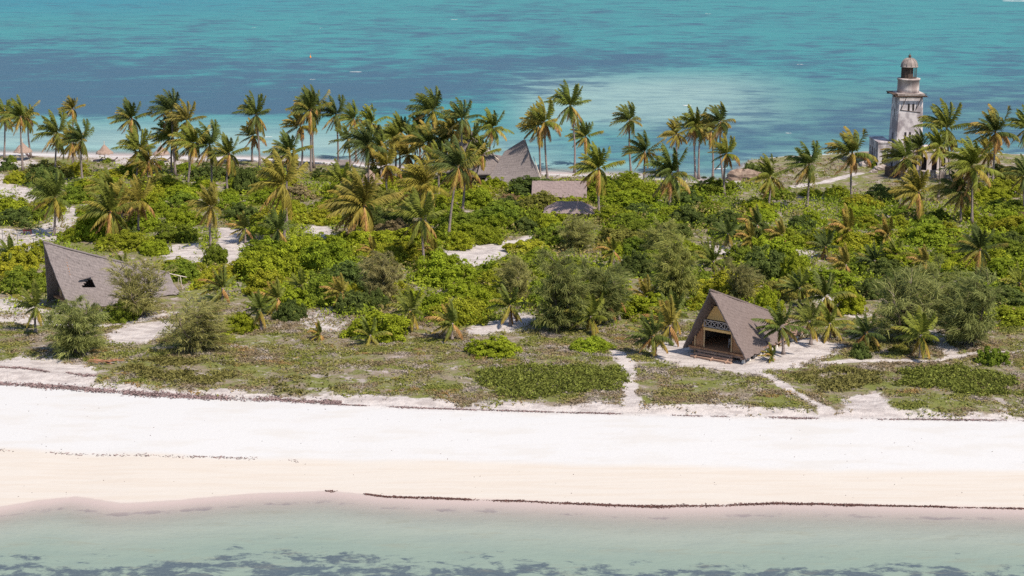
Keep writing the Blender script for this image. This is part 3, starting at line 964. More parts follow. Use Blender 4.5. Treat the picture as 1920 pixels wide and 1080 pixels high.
def wedge_hut(loc, rz, p, thatch, label):
    """A-frame hut whose ridge falls towards the back.  local x along the front, y to the back"""
    root = empty("thatched_hut", loc, rz)
    W, Z0, PK, OV, L, RZ, RW, EZ = p['w'], p['z0'], p['peak'], p['over'], p['len'], p['rz'], p['rw'], p['ez']
    gy = .85                                               # plane of the front wall
    for sg in (-1, 1):
        rt = lambda s: (0.02 * sg, -OV + s * (L + OV), PK + (RZ - PK) * (s ** p.get('bow', 1.0)))
        ev = lambda s: (sg * (W + (RW - W) * s), -.25 + s * (L + .25), Z0 + (EZ - Z0) * s)
        thatch_sheet("roof", rt, ev, thatch, root, 44, 26, .15, p.get('hole') if sg == 1 else None, p.get('sag', .0), 10 + sg + int(p['len'] * 10))
    rd = MB(); n = 14
    rd.tube([(0, -OV + (L + OV) * s / n, PK + (RZ - PK) * ((s / n) ** p.get('bow', 1.0)) + .02) for s in range(n + 1)], .13, 6)
    rd.build("ridge_cap", thatch, root)
    hz = lambda y: PK + (RZ - PK) * (((y + OV) / (L + OV)) ** p.get('bow', 1.0))
    half = lambda z, y=gy: max(0.05, W * (hz(y) - z) / (hz(y) - Z0) - p.get('inset', .2))
    fl = .9
    hf, hb = half(fl), half(fl, 6.0) - .15
    MB().hexa([(-hf, gy - .5, fl - .2), (hf, gy - .5, fl - .2), (hb, 6, fl - .2), (-hb, 6, fl - .2), (-hf, gy - .5, fl), (hf, gy - .5, fl), (hb, 6, fl), (-hb, 6, fl)]).build("floor_deck", M['plank'], root)

    def inner_wall(y, z0, z1):
        a0, a1 = half(z0, y) - .15, max(.05, half(z1, y) - .15)
        MB().hexa([(-a0, y, z0), (a0, y, z0), (a0, y + .1, z0), (-a0, y + .1, z0), (-a1, y, z1), (a1, y, z1), (a1, y + .1, z1), (-a1, y + .1, z1)]).build("back_wall", M['darkwood'], root)
    x0, x1, zt = -1.85, 1.6, 3.45
    if p['kind'] == 'open':
        for sg, xe in ((-1, x0), (1, x1)):
            pl = MB(); x = abs(xe)
            while x < half(fl + .3) - .05:
                xm = x + .2
                z1 = min(3.24, max(fl + .3, hz(gy) - (xm + .16) / W * (hz(gy) - Z0)))
                pl.box(min(sg * x, sg * (x + .19)), max(sg * x, sg * (x + .19)), gy - .03, gy + .05, fl, z1); x += .2
            pl.build("plank_wall", M['plank'], root)
        post = MB()
        for x in (x0 - .02, x1 + .02, ): post.tube([(x, gy - .12, .1), (x, gy - .12, 3.1)], .085, 8)
        post.tube([(-half(2) + .0, gy - .2, .15), (-half(2) + .0, gy - .2, 3.0)], .085, 8)
        post.build("door_posts", M['post'], root)
        MB().box(-1.75, 1.75, gy - .55, gy - .1, 3.02, 3.30).build("lintel_beam", M['mat'], root)
        z0_, z1_ = 3.36, 4.18; w_ = min(half(z1_) + .10, 1.75)
        lt = MB()
        lt.box(-w_, w_, gy - .42, gy - .34, z0_, z0_ + .10); lt.box(-w_, w_, gy - .42, gy - .34, z1_ - .10, z1_)
        nb = 4; bw = 2 * w_ / nb
        for i in range(nb + 1): lt.box(-w_ + i * bw - .05, -w_ + i * bw + .05, gy - .425, gy - .335, z0_, z1_)
        for i in range(nb):
            a, b = -w_ + i * bw, -w_ + (i + 1) * bw
            lt.bar((a, gy - .36, z0_), (b, gy - .36, z1_), .085, .05, (0, 1, 0)); lt.bar((a, gy - .40, z1_), (b, gy - .40, z0_), .085, .05, (0, 1, 0))
        lt.build("lattice_railing", M['rail'], root)
        MB().box(-w_ + .02, w_ - .02, gy - .02, gy + .03, z0_ + .02, z1_ - .06).build("balcony_shade_panel", M['void'], root)  # flat near-black panel, painted as the shade behind the lattice
        mt = MB(); z2, z3 = 4.19, 5.75
        mt.hexa([(-half(z2), gy - .08, z2), (half(z2), gy - .08, z2), (half(z2), gy + .02, z2), (-half(z2), gy + .02, z2),
                 (-half(z3), gy - .08, z3), (half(z3), gy - .08, z3 + .12), (half(z3), gy + .02, z3 + .12), (-half(z3), gy + .02, z3)])
        for sg in (-1, 1):       # mat beside the balcony
            a, b = sg * (w_ + .02), sg * (half(3.25) + .02)
            c, d = sg * (w_ + .02), sg * max(w_ + .03, half(4.18))
            xs_ = [(a, 3.25), (b, 3.25), (d, 4.18), (c, 4.18)]
            if sg < 0: xs_ = xs_[::-1]
            mt.add([(x, gy - .08, z) for x, z in xs_] + [(x, gy + .0, z) for x, z in xs_], [(0, 1, 2, 3), (7, 6, 5, 4), (0, 4, 5, 1), (1, 5, 6, 2), (2, 6, 7, 3), (3, 7, 4, 0)])
        mt.build("woven_mat_panel", M['mat'], root)
        zt_ = hz(1.5) - .3
        MB().add([(-half(5.75) - .0, gy + .7, 5.6), (half(5.75) + .0, gy + .7, 5.6), (0, gy + .7, zt_), (-half(5.75) - .0, gy + .78, 5.6), (half(5.75) + .0, gy + .78, 5.6), (0, gy + .78, zt_)],
                 [(0, 1, 2), (5, 4, 3), (0, 3, 4, 1), (1, 4, 5, 2), (2, 5, 3, 0)]).build("gable_screen", M['drum'], root)
        st = MB()
        for i in range(3): st.box(-2.25 - .22 * i, 2.15 + .14 * i, gy - .85 - .42 * i, gy - .45 - .42 * i, .62 - .25 * i - .12, .62 - .25 * i + .06)
        for x in (-2.0, 0, 1.9): st.bar((x, gy - .4, .62), (x, gy - 1.9, .05), .1, .2)
        st.build("steps", M['step'], root)
        MB().box(-half(fl + .2), half(fl + .2), gy - .46, gy - .38, .45, fl - .22).build("floor_beam", M['step'], root)
        inner_wall(5.8, fl + .01, 4.2)
        dg = MB()
        dg.box(W - .75, W - .60, 0, L + 3.8, .45, .68)
        for y in np.arange(.6, L + 3.6, 1.25): dg.tube([(W - .68, y, .0), (W - .68, y, .5)], .06, 6)
        for y in np.arange(L + .2, L + 3.6, .5): dg.box(-1.5, W - .6, y, y + .34, .69, .75)
        dg.build("side_deck", M['step'], root)
        for y in list(np.arange(.6, L + 3.6, 1.25)):
            MB().hexa([(W - .86, y - .18, -.2), (W - .50, y - .18, -.2), (W - .50, y + .18, -.2), (W - .86, y + .18, -.2), (W - .80, y - .12, .34), (W - .56, y - .12, .34), (W - .56, y + .12, .34), (W - .80, y + .12, .34)]).build("footing", M['concrete'], root)
    else:
        fr = MB()
        fr.box(-half(2.0), half(2.0), gy + .0, gy + .06, 0, 2.0)
        x = -half(4.2)
        fr.build("front_rail_wall", M['step'], root)
        up = MB(); x = -half(4.0)
        while x < half(4.0):
            z1 = hz(gy) - (abs(x) + .3) / W * (hz(gy) - Z0)
            if z1 > 4.1: up.box(x, x + .17, gy - .03, gy + .04, 4.0 + .2 * math.sin(x * 9), z1)
            x += .18
        up.build("gable_boards", M['plank'], root)
        MB().box(-half(3.9), half(3.9), gy - .15, gy - .04, 3.75, 3.98).build("cross_beam", M['darkwood'], root)
        ps = MB()
        for x in (-1.5, -.5, .5, 1.4): ps.tube([(x, gy - .1, 0), (x, gy - .1, 3.9)], .09, 7)
        ps.build("front_posts", M['post'], root)
        inner_wall(5.0, fl + .01, 5.0)
        rp = MB(); z9 = RZ
        rp.tube([(0, L - .5, z9 + .1), (0, L + 2.4, z9 - .9)], .06, 6); rp.tube([(.0, L + 1.5, z9 - .55), (.25, L + 1.6, 0.1)], .05, 6)
        rp.tube([(-.1, L + 1.4, z9 - .55), (-.5, L + 1.3, 0.1)], .05, 6)
        rp.build("ridge_pole", M['grey_pole'], root)
    return root


U = Vector((0.6, 0.8, 0)); RZ_H = -math.atan2(.6, .8)
ca, wa = frame_at((1284, 654), (1399, 676), .8, U)
front_hut = wedge_hut(Vector((ca.x, ca.y, float(height(ca.x, ca.y)) - .02)), RZ_H,
                      dict(kind='open', w=wa / 2, z0=.8, peak=8.15, over=1.5, len=12.6, rz=2.85, rw=3.0, ez=.75, sag=0, deck=0, bow=1.0), M['thatch'], '')
tag(front_hut, "open-fronted A-frame thatched hut with wooden steps, yellow mat gable and white lattice", "hut", "steep thatched huts facing the beach")
ch = empty("chair", front_hut.matrix_basis @ Vector((.55, 2.4, .9)), RZ_H + .5)
MB().box(-.24, .24, -.24, .24, .40, .45).build("seat", M['rail'], ch)
MB().box(-.24, .24, .20, .25, .5, .92).build("backrest", M['rail'], ch)
for x in (-.2, .2):
    for y in (-.2, .2): MB().box(x - .03, x + .03, y - .03, y + .03, 0, .40 if y < 0 else .9).build("leg", M['rail'], ch)
tag(ch, "pale chair standing inside the open doorway of the thatched hut", "chair")
PLACED += [(ca.x + U.x * k, ca.y + U.y * k, 4.2) for k in (1, 5, 9, 13)]

U2 = Vector((.80, .60, 0)); RZ2 = -math.atan2(.8, .6)
pe = at(133, 587, .35); cb = pe - Vector((.6, -.8, 0)) * 3.75 + U2 * .25; cb.z = float(height(cb.x, cb.y)) - .02
left_hut = wedge_hut(cb, RZ2, dict(kind='dark', w=3.75, z0=.35, peak=8.6, over=1.7, len=14.8, rz=2.35, rw=2.9, ez=.3, sag=.22, bow=.93, inset=.45,
                                   hole=[(.175, .635), (.30, .635), (.295, .47)]), M['thatch_old'], '')
fl_ = MB(); hx = left_hut
_r = lambda s: Vector((.02, -1.7 + s * 16.5, 8.6 + (2.35 - 8.6) * s ** .93)); _e = lambda s: Vector((3.75 - .85 * s, -.25 + s * 15.05, .35 - .05 * s))
_p = lambda s, t: _r(s).lerp(_e(s), t)
n_ = (_p(.3, .5) - _p(.2, .5)).cross(_p(.2, .6) - _p(.2, .5)).normalized(); n_ = n_ if n_.z > 0 else -n_
q0, q1 = _p(.18, .52), _p(.29, .45); o0, o1 = q0 + n_ * .30 + Vector((0, -.2, -.05)), q1 + n_ * .55 + (_p(.29, .50) - q1) * .8
fl_.hexa([q0, q1, o1, o0, q0 + n_ * .1, q1 + n_ * .1, o1 + n_ * .1, o0 + n_ * .1])
fl_.build("window_flap", M['thatch_old'], [c for c in hx.children if c.name.startswith("roof")][-1])
tag(left_hut, "weathered grey wedge-shaped thatched hut with a dark triangular window in its slope", "hut", "steep thatched huts facing the beach")
PLACED += [(cb.x + U2.x * k, cb.y + U2.y * k, 4.0) for k in (1, 5, 9, 13)]

# rail fence and red table behind the left hut
f0, f1 = ground(-25, 442), ground(100, 476)
fe = empty("rail_fence", f0)
dv = f1 - f0
rl = MB(); rl.tube([(dv.x * t - .0, dv.y * t, 1.55 + dv.z * t) for t in (0, .25, .5, .75, 1)], .06, 6); rl.build("rail", M['grey_pole'], fe)
for t in (.03, .25, .48, .72, .97): MB().tube([(dv.x * t, dv.y * t, -.2 + dv.z * t), (dv.x * t, dv.y * t, 1.6 + dv.z * t)], .055, 6).build("post", M['grey_pole'], fe)
tag(fe, "pale pole rail on posts running down to the peak of the grey hut", "fence")
tb = empty("table", ground(52, 439), .1)
MB().box(-.62, .62, -.35, .35, .62, .70).build("table_top", M['redpaint'], tb)
MB().box(-.58, .58, -.32, -.28, .48, .62).build("apron", M['redpaint'], tb)
for x in (-.52, .52):
    for y in (-.25, .25): MB().box(x - .04, x + .04, y - .04, y + .04, -.1, .62).build("leg", M['redpaint'], tb)
tag(tb, "dark red wooden table on the sand behind the pale pole rail", "table")


# ------------------------------------------------------------------ lodge with two swooping roofs
def swoop(name, base, apex, mat, parent, pw=1.7, rows=16, per=10, th=.2, seed=0):
    """tent-like thatch swept up from a base outline to a short ridge; apex(k) gives the ridge point above outline point k"""
    rng = np.random.default_rng(seed)
    B = []; A = []; m = len(base)
    for k in range(m):
        for j in range(per):
            t = j / per
            B.append(np.array(base[k]) * (1 - t) + np.array(base[(k + 1) % m]) * t)
            A.append(np.array(apex[k]) * (1 - t) + np.array(apex[(k + 1) % m]) * t)
    B, A = np.array(B), np.array(A); n = len(B)
    V = []; UV = []
    arc = np.concatenate([[0], np.cumsum(np.linalg.norm(np.diff(B, axis=0), axis=1))])
    for r in range(rows + 1):
        s = r / rows
        xy = B * (1 - s) + A * s
        xy[:, 2] = B[:, 2] * (1 - s ** pw) + A[:, 2] * s ** pw + .07 * rng.uniform(-1, 1, n) * (1 - s) + .45 * (fbm(np.arange(n) * .09, np.full(n, s * 5), seed + 3) - .5) * min(1, 4 * (1 - s) * s + .3 * (r > 0))
        if r == 0: xy[:, 2] -= rng.uniform(0, .18, n)
        V.append(xy); UV.append(np.stack([arc[:n], np.full(n, s * np.linalg.norm(A - B, axis=1).mean())], 1))
    V = np.concatenate(V); UV = np.concatenate(UV); nn = len(V)
    low = V.copy(); low[:, 2] -= th
    F = []
    for r in range(rows):
        for k in range(n):
            a, b = r * n + k, r * n + (k + 1) % n
            F.append((a, b, b + n, a + n)); F.append((b + nn, a + nn, a + n + nn, b + n + nn))
    for k in range(n): F.append(((k + 1) % n, k, k + nn, (k + 1) % n + nn))
    top = [rows * n + k for k in range(n)]
    for k in range(0, n // 2 - 1): F.append((top[k], top[k + 1], top[(n - 2 - k) % n], top[(n - 1 - k) % n]))
    return np_mesh(name, np.concatenate([V, low]), np.array(F), mat, uv=np.concatenate([UV, UV]), parent=parent)


lg = ground(955, 346)
lodge = empty("thatched_lodge", lg)
S_ = ppm(lg)
px_x = lambda px: (px - 955) / S_
hz_ = lambda py: (346 - py) / S_ + .1
# right roof: a tall bent tent;  left roof: larger, further back
swoop("roof", [(px_x(903), -3.6, .8), (px_x(1016), -3.2, .5), (px_x(1016), 3.5, 1.2), (px_x(925), 4.5, 2.0)],
      [(px_x(946), -.2, hz_(284)), (px_x(981), -.4, hz_(262)), (px_x(985), .4, hz_(263)), (px_x(948), .5, hz_(284))], M['thatch_old'], lodge, 1.4, 18, 14, .22, 3)
swoop("roof", [(px_x(822), 1.0, 1.8), (px_x(918), -.2, 1.5), (px_x(946), 6.5, 3.2), (px_x(835), 8.0, 1.8)],
      [(px_x(862), 3.6, hz_(257)), (px_x(882), 3.2, hz_(254)), (px_x(884), 4.2, hz_(254)), (px_x(862), 4.4, hz_(257))], M['thatch_old'], lodge, 1.3, 18, 14, .22, 4)
rp = MB(); rp.tube([(px_x(873), 3.3, hz_(255)), (px_x(905), 1.9, hz_(276)), (px_x(940), .4, hz_(306))], .09, 6); rp.build("hip_pole", M['grey_pole'], lodge); rp = MB()
rp.tube([(px_x(1000), -1.2, hz_(292)), (px_x(1017), -3.3, .55)], .07, 6); rp.build("hip_pole", M['grey_pole'], lodge)
swoop("valley_roof", [(px_x(895), -.8, 2.0), (px_x(960), -.6, 2.2), (px_x(960), 5, 3.0), (px_x(895), 5, 3.0)],
      [(px_x(905), 1.5, hz_(291)), (px_x(950), 1.5, hz_(298)), (px_x(950), 2.4, hz_(298)), (px_x(905), 2.4, hz_(291))], M['thatch_old'], lodge, 1.1, 8, 8, .2, 5)
MB().box(px_x(914), px_x(1004), -2.6, 3.2, -.2, 1.2).build("wall", M['darkwood'], lodge)
MB().box(px_x(832), px_x(912), 1.2, 6.8, -.2, 2.3).build("wall", M['darkwood'], lodge)
for x in (912, 935, 960, 985, 1006): MB().tube([(px_x(x), -3.0, -.2), (px_x(x), -3.0, 1.3)], .1, 7).build("post", M['grey_pole'], lodge)
tag(lodge, "big grey thatched lodge with two swooping peaked roofs among the palms by the far beach", "lodge")
PLACED += [(lg.x + px_x(x), lg.y + 1.5, 4.5) for x in (845, 880, 920, 950, 985)]


def low_roof(name, corners, ridge, mat, wall, label):
    """four eave corners (front-left, front-right, back-right, back-left) and two ridge ends, local metres"""
    pass


def low_building(px, py, w, d, he, hr, hip, rz, label):
    g = ground(px, py)
    root = empty("low_thatched_building", g, rz)
    e = .35; hw, hd = w / 2 + e, d / 2 + e
    rx = hw - hip
    A, B_ = (-rx if hip else -hw, 0, hr), (rx if hip else hw, 0, hr)
    fl, frr, br, bl = (-hw, -hd, he), (hw, -hd, he), (hw, hd, he), (-hw, hd, he)
    L_ = lambda p, q: (lambda s: tuple(p[i] * (1 - s) + q[i] * s for i in range(3)))
    thatch_sheet("roof", L_(A, B_), L_(fl, frr), M['thatch_pink2'], root, 26, 12, .2, None, .05, 41)
    thatch_sheet("roof", L_(A, B_), L_(bl, br), M['thatch_pink2'], root, 26, 12, .2, None, .05, 42)
    if hip:
        thatch_sheet("roof", L_(B_, (B_[0], .02, hr)), L_(frr, br), M['thatch_pink2'], root, 12, 10, .2, None, .04, 43)
        thatch_sheet("roof", L_(A, (A[0], .02, hr)), L_(fl, bl), M['thatch_pink2'], root, 12, 10, .2, None, .04, 44)
    MB().box(-w / 2, w / 2, -d / 2, d / 2, -.2, he + .15).build("wall", M['stone'], root)
    MB().box(w / 2 - 1.9, w / 2 - 1.0, -d / 2 - .03, -d / 2 + .02, 0, he - .2).build("doorway", M['void'], root)
    tag(root, label, "building", "low thatched buildings beside the lodge")
    PLACED.append((g.x, g.y, w * .42))
    return root


M['bank'] = rough_mat('coral_bank_face', (0.15, 0.105, 0.085), (0.27, 0.205, 0.165), 1.2)
M['thatch_pink2'] = thatch_mat("thatch_mauve", (0.185, 0.145, 0.145), (0.265, 0.210, 0.205), (0.215, 0.170, 0.168))
low_building(1049, 371, 8.4, 5.0, .75, 2.85, 0, -.05, "low oblong thatched roof in the scrub just right of the big lodge")
low_building(1068, 405, 7.2, 4.4, 1.0, 2.35, 2.0, -.08, "small hipped thatched roof in the scrub below the oblong roof")


# ------------------------------------------------------------------ round hut, sunshades, loungers
def round_hut(px, py, label):
    g = ground(px, py); root = empty("round_hut", g)
    MB().lathe([(1.5, -.2), (1.5, 1.75)], 20).build("wall", M['plank'], root)
    rb = [(2.15 * math.cos(a), 2.15 * math.sin(a), 1.5) for a in np.linspace(0, 2 * PI, 10, endpoint=False)]
    ra = [(.12 * math.cos(a), .12 * math.sin(a), 3.7) for a in np.linspace(0, 2 * PI, 10, endpoint=False)]
    swoop("roof", rb, ra, M['thatch_pink'], root, 1.1, 10, 3, .15, 9)
    MB().box(-.45, .45, -1.56, -1.44, 0, 1.5).build("doorway", M['void'], root)
    tag(root, label, "hut"); PLACED.append((g.x, g.y, 2))


round_hut(694, 359, "small round hut with a conical thatched roof between palms left of the lodge")


def sunshade(px, py, R, h, label, mat='thatch_pink'):
    g = ground(px, py); root = empty("beach_umbrella", g)
    MB().tube([(0, 0, -.2), (0, 0, h + .7)], .07, 7).build("pole", M['grey_pole'], root)
    m = 14; a = np.linspace(0, 2 * PI, m, endpoint=False)
    swoop("thatch_canopy", [(R * math.cos(q), R * math.sin(q), h - 1.45 * R / 1.6) for q in a], [(.1 * math.cos(q), .1 * math.sin(q), h) for q in a], M[mat], root, 1.12, 9, 3, .1, int(px))
    tag(root, label, "umbrella", "thatched beach umbrellas on the far beach")
    PLACED.append((g.x, g.y, 1))


sunshade(44, 300, 1.75, 3.3, "thatched beach umbrella nearest the left edge, behind two thin palm trunks")
sunshade(197, 302, 1.65, 3.1, "thatched beach umbrella with a dark lounger on each side of its pole")
sunshade(303, 304, 1.6, 3.1, "thatched beach umbrella half hidden by palms, right of the one with two loungers")
sunshade(519, 309, 1.6, 3.0, "thatched beach umbrella whose tan top peeps out above a wide palm, nearest the lodge")


def lounger(px, py, rz, label):
    g = ground(px, py); root = empty("sun_lounger", g, rz)
    MB().box(-.32, .32, -.95, .3, .28, .36).build("seat", M['cushion'], root)
    MB().hexa([(-.32, .3, .28), (.32, .3, .28), (.32, .36, .36), (-.32, .36, .36), (-.32, .9, .72), (.32, .9, .72), (.32, .86, .8), (-.32, .86, .8)]).build("backrest", M['cushion'], root)
    for x in (-.27, .27):
        for y in (-.85, .25): MB().box(x - .03, x + .03, y - .03, y + .03, -.05, .28).build("leg", M['darkwood'], root)
    tag(root, label, "lounger", "dark sun loungers on the far beach")


lounger(184, 303, -1.2, "dark sun lounger on the left of the umbrella pole with two loungers")
lounger(212, 303, -1.15, "dark sun lounger on the right of the umbrella pole with two loungers")
lounger(57, 296, 1.2, "dark sun lounger under the leftmost thatched umbrella")
lounger(311, 303, -1.2, "dark sun lounger beside the umbrella half hidden by palms")

# grey shade roof on posts near the round hut
g = ground(646, 322); sr = empty("shade_roof", g)
swoop("roof", [(-1.5, -.9, 1.5), (1.5, -.9, 1.5), (1.5, .9, 1.6), (-1.5, .9, 1.6)], [(-.7, -.1, 2.15), (.7, -.1, 2.15), (.7, .1, 2.15), (-.7, .1, 2.15)], M['thatch_old'], sr, 1.0, 5, 6, .12, 8)
for x in (-1.2, 1.2):
    for y in (-.7, .7): MB().tube([(x, y, -.1), (x, y, 1.6)], .06, 6).build("post", M['grey_pole'], sr)
tag(sr, "small grey thatched shade roof on posts above the round hut", "shelter")


# ------------------------------------------------------------------ lighthouse
lh_g = ground(1695, 309)
LHZ = lh_g.z
lt_ = empty("lighthouse", lh_g, math.radians(1.5))
S2 = ppm(lh_g)


def arch_wall(mb, x0, x1, z0, z1, openings, y, th, axis='x'):
    """wall with arched openings: (centre, half width, sill, spring)"""
    cuts = sorted(openings)
    edges = [x0]
    def P(x, yy, z): return (x, yy, z) if axis == 'x' else (yy, x, z)
    def hx(pts):
        pts = [P(*q) for q in pts]
        mb.hexa(pts)
    prev = x0
    for c, hw, s0, sp in cuts:
        hx([(prev, y, z0), (c - hw, y, z0), (c - hw, y + th, z0), (prev, y + th, z0), (prev, y, z1), (c - hw, y, z1), (c - hw, y + th, z1), (prev, y + th, z1)])
        if s0 > z0: hx([(c - hw, y, z0), (c + hw, y, z0), (c + hw, y + th, z0), (c - hw, y + th, z0), (c - hw, y, s0), (c + hw, y, s0), (c + hw, y + th, s0), (c - hw, y + th, s0)])
        n = 6
        for k in range(n):
            a, b = PI - PI * k / n, PI - PI * (k + 1) / n
            xa, xb = c + hw * math.cos(a), c + hw * math.cos(b); za, zb = sp + hw * math.sin(a), sp + hw * math.sin(b)
            hx([(xa, y, za), (xb, y, zb), (xb, y + th, zb), (xa, y + th, za), (xa, y, z1), (xb, y, z1), (xb, y + th, z1), (xa, y + th, z1)])
        prev = c + hw
    hx([(prev, y, z0), (x1, y, z0), (x1, y + th, z0), (prev, y + th, z0), (prev, y, z1), (x1, y, z1), (x1, y + th, z1), (prev, y + th, z1)])


HT = 13.2
wb, wt = 2.72, 2.30            # half widths of the tapered shaft
tw = MB(); rows = 14; n = 8
vs = []
for r in range(rows + 1):
    z = -.3 + (HT + .3) * r / rows; w = wb + (wt - wb) * r / rows; cc = w - .28
    ring = [(-cc, -w), (cc, -w), (w, -cc), (w, cc), (cc, w), (-cc, w), (-w, cc), (-w, -cc)]
    vs += [(x, y, z) for x, y in ring]
tw.add(vs, [(r * 8 + k, r * 8 + (k + 1) % 8, (r + 1) * 8 + (k + 1) % 8, (r + 1) * 8 + k) for r in range(rows) for k in range(8)] + [tuple(rows * 8 + k for k in range(8))])
tw.build("tower", M['plaster'], lt_)
wf = lambda z: -(wb + (wt - wb) * z / HT)
for z, dx in ((10.35, .1), (5.15, -.28)):
    for sg in (-1, 1):
        x = dx + sg * .42
        wd = MB(); y = wf(z + .6)
        wd.hexa([(x - .19, y - .02, z), (x + .19, y - .02, z), (x + .19, y + .15, z), (x - .19, y + .15, z), (x - .19, y - .012, z + 1.3), (x + .19, y - .012, z + 1.3), (x + .19, y + .15, z + 1.3), (x - .19, y + .15, z + 1.3)])
        wo = wd.build("window", M['void'], lt_)
        for xx in (x - .23, x + .19): pass
for z in (4.6, 9.0):
    x = -(wb + (wt - wb) * z / HT)
    MB().box(x - .012, x + .15, -.75, -.45, z, z + 1.5).build("window", M['void'], lt_)
gb = MB(); rr = random.Random(4)
gb.box(-2.45, 2.5, -2.5, 2.45, HT - .02, HT + .28)
slab_o = gb.build("gallery_slab", M['drum'], lt_)
bm_ = MB()
for y in (-2.95, -2.35, 2.4, 2.9): bm_.box(-3.2 + rr.uniform(-.1, .15), 2.85 + rr.uniform(-.2, .1), y - .11, y + .11, HT - .26, HT - .04)
for x in (-3.0, -2.5, 2.3, 2.7): bm_.box(x - .09, x + .09, -3.2 + rr.uniform(-.1, .1), 3.1, HT - .03 if abs(x) > 2.8 else HT - .26, HT + .14 if abs(x) > 2.8 else HT - .05)
bm_.box(-3.5, -2.6, -2.9, 2.2, HT + .15, HT + .28)
bm_.bar((-3.0, -3.05, HT + .33), (2.7, -3.05, HT + .30), .10)
bm_.build("gallery_beams", M['darkwood'], slab_o)
sb = MB()
for x in (-1.3, 1.45): sb.bar((x + .35, -2.95, HT - .25), (x - .45, wf(HT - 2.7) - .03, HT - 2.7), .10)
sb.bar((-1.9, wf(HT - 2.7) - .05, HT - 2.65), (1.9, wf(HT - 2.7) - .05, HT - 3.15), .09)
sb.build("gallery_struts", M['iron'], slab_o)
MB().lathe([(2.02, HT + .28), (1.98, HT + 1.0), (1.96, HT + 2.55), (2.1, HT + 2.6), (2.1, HT + 2.85), (1.9, HT + 2.88)], 28).build("drum", M['drum'], lt_, True)
LZ = HT + 2.88
MB().lathe([(1.08, LZ - .02), (1.08, LZ + 2.05)], 16, (-.28, .1)).build("lantern_core", M['iron'], lt_)
lp = MB()
for k in range(10):
    a = 2 * PI * k / 10 + .25; lp.tube([(1.36 * math.cos(a), 1.36 * math.sin(a), LZ), (1.36 * math.cos(a), 1.36 * math.sin(a), LZ + 2.05)], .05, 6)
lp.lathe([(1.42, LZ - .01), (1.42, LZ + .12)], 20)
lp.build("lantern_posts", M['iron'], lt_)
prof = [(1.60, LZ + 2.0), (1.62, LZ + 2.12)] + [(1.52 * math.cos(a) ** .9, LZ + 2.14 + 1.55 * math.sin(a)) for a in np.linspace(0.02, PI / 2 - .08, 9)]
dm = MB(); dm.lathe(prof, 28)
for k in range(12):
    a = 2 * PI * k / 12
    dm.tube([(r * 1.012 * math.cos(a), r * 1.012 * math.sin(a), z + .015) for r, z in prof[2:]], .045, 5)
dome_o = dm.build("dome", M['dome'], lt_, True)
MB().lathe([(.16, LZ + 3.6), (.20, LZ + 3.78), (.30, LZ + 3.95), (.22, LZ + 4.15), (.06, LZ + 4.3), (.03, LZ + 4.6)], 12).build("finial", M['iron'], dome_o, True)
# building around the foot
an = MB()
x0, x1, y0, y1, zt = -5.5, -3.0, -2.2, 5.0, 4.35
arch_wall(an, y0, y1, -.4, zt, [(-1.1, .55, .0, 2.6), (.6, .55, .0, 2.6), (2.3, .55, .0, 2.6), (4.0, .5, .0, 2.6)], x0, .35, 'y')
arch_wall(an, x0 + .36, x1, -.4, zt, [(-4.15, .55, .0, 2.6)], y0, .35)
an.box(x0 - .1, x1, y0 - .1, y1, zt + .003, zt + .25); an.box(x0 + .36, x1, y1 - .35, y1, -.4, zt)
an.build("annexe", M['plaster'], lt_)
fw = MB()
arch_wall(fw, -2.4, 6.4, -.5, 3.35, [(-1.5, .45, 0, 2.0), (.2, .5, 0, 2.0), (2.0, .5, 0, 2.0), (3.9, .5, 0, 2.0), (5.5, .4, .6, 2.0)], -6.4, .4)
arch_wall(fw, -5.98, -2.95, -.5, 3.35, [(-5.0, .45, 0, 2.1), (-3.7, .4, 0, 2.1)], -2.4, .35, 'y')
fw.box(6.0, 6.4, -5.98, -1.0, -.5, 3.0)
fw.hexa([(-2.5, -6.5, 3.353), (6.5, -6.5, 3.353), (6.5, -2.6, 3.6), (-2.5, -2.6, 3.6), (-2.5, -6.5, 3.5), (6.5, -6.5, 3.5), (6.5, -2.6, 4.15), (-2.5, -2.6, 4.15)])
fw.box(3.0, 6.4, -2.3, 3.5, -.5, 3.2)
fw.build("veranda_wing", M['drum'], lt_)
MB().box(-1.9, 5.9, -5.6, -5.5, -.3, 3.2).build("veranda_shade_wall", M['void'], lt_)  # near-black sheet standing in for the shade behind the arches
tag(lt_, "weathered whitewashed square lighthouse with a domed lantern, rising from a ruined arcaded base", "lighthouse")
PLACED += [(lh_g.x, lh_g.y, 6), (lh_g.x + 3, lh_g.y - 4, 5)]


def rock(px, py, r, seed, label, hk=.6, name="rock", mat='stone', grp=None, flat=.7):
    g = ground(px, py); rng = np.random.default_rng(seed)
    n1, n2 = 14, 8; V = []
    for j in range(n2 + 1):
        for i in range(n1):
            th = PI * .62 * j / n2; ph = 2 * PI * i / n1
            d = np.array([math.sin(th) * math.cos(ph), math.sin(th) * math.sin(ph), math.cos(th)])
            k = 1 + .55 * (vnoise(d[0] * 1.8 + seed, d[1] * 1.8 + d[2] * 1.3, seed) - .5) + .2 * rng.uniform(-.5, .5)
            V.append((d[0] * r * k, d[1] * r * k * flat, max(-.3, d[2] * r * hk * k)))
    F = [(j * n1 + i, (j + 1) * n1 + i, (j + 1) * n1 + (i + 1) % n1, j * n1 + (i + 1) % n1) for j in range(n2) for i in range(n1)]
    o = np_mesh(name, np.array(V), np.array(F), M[mat]); o.location = g
    tag(o, label, "rock", grp)
    return o


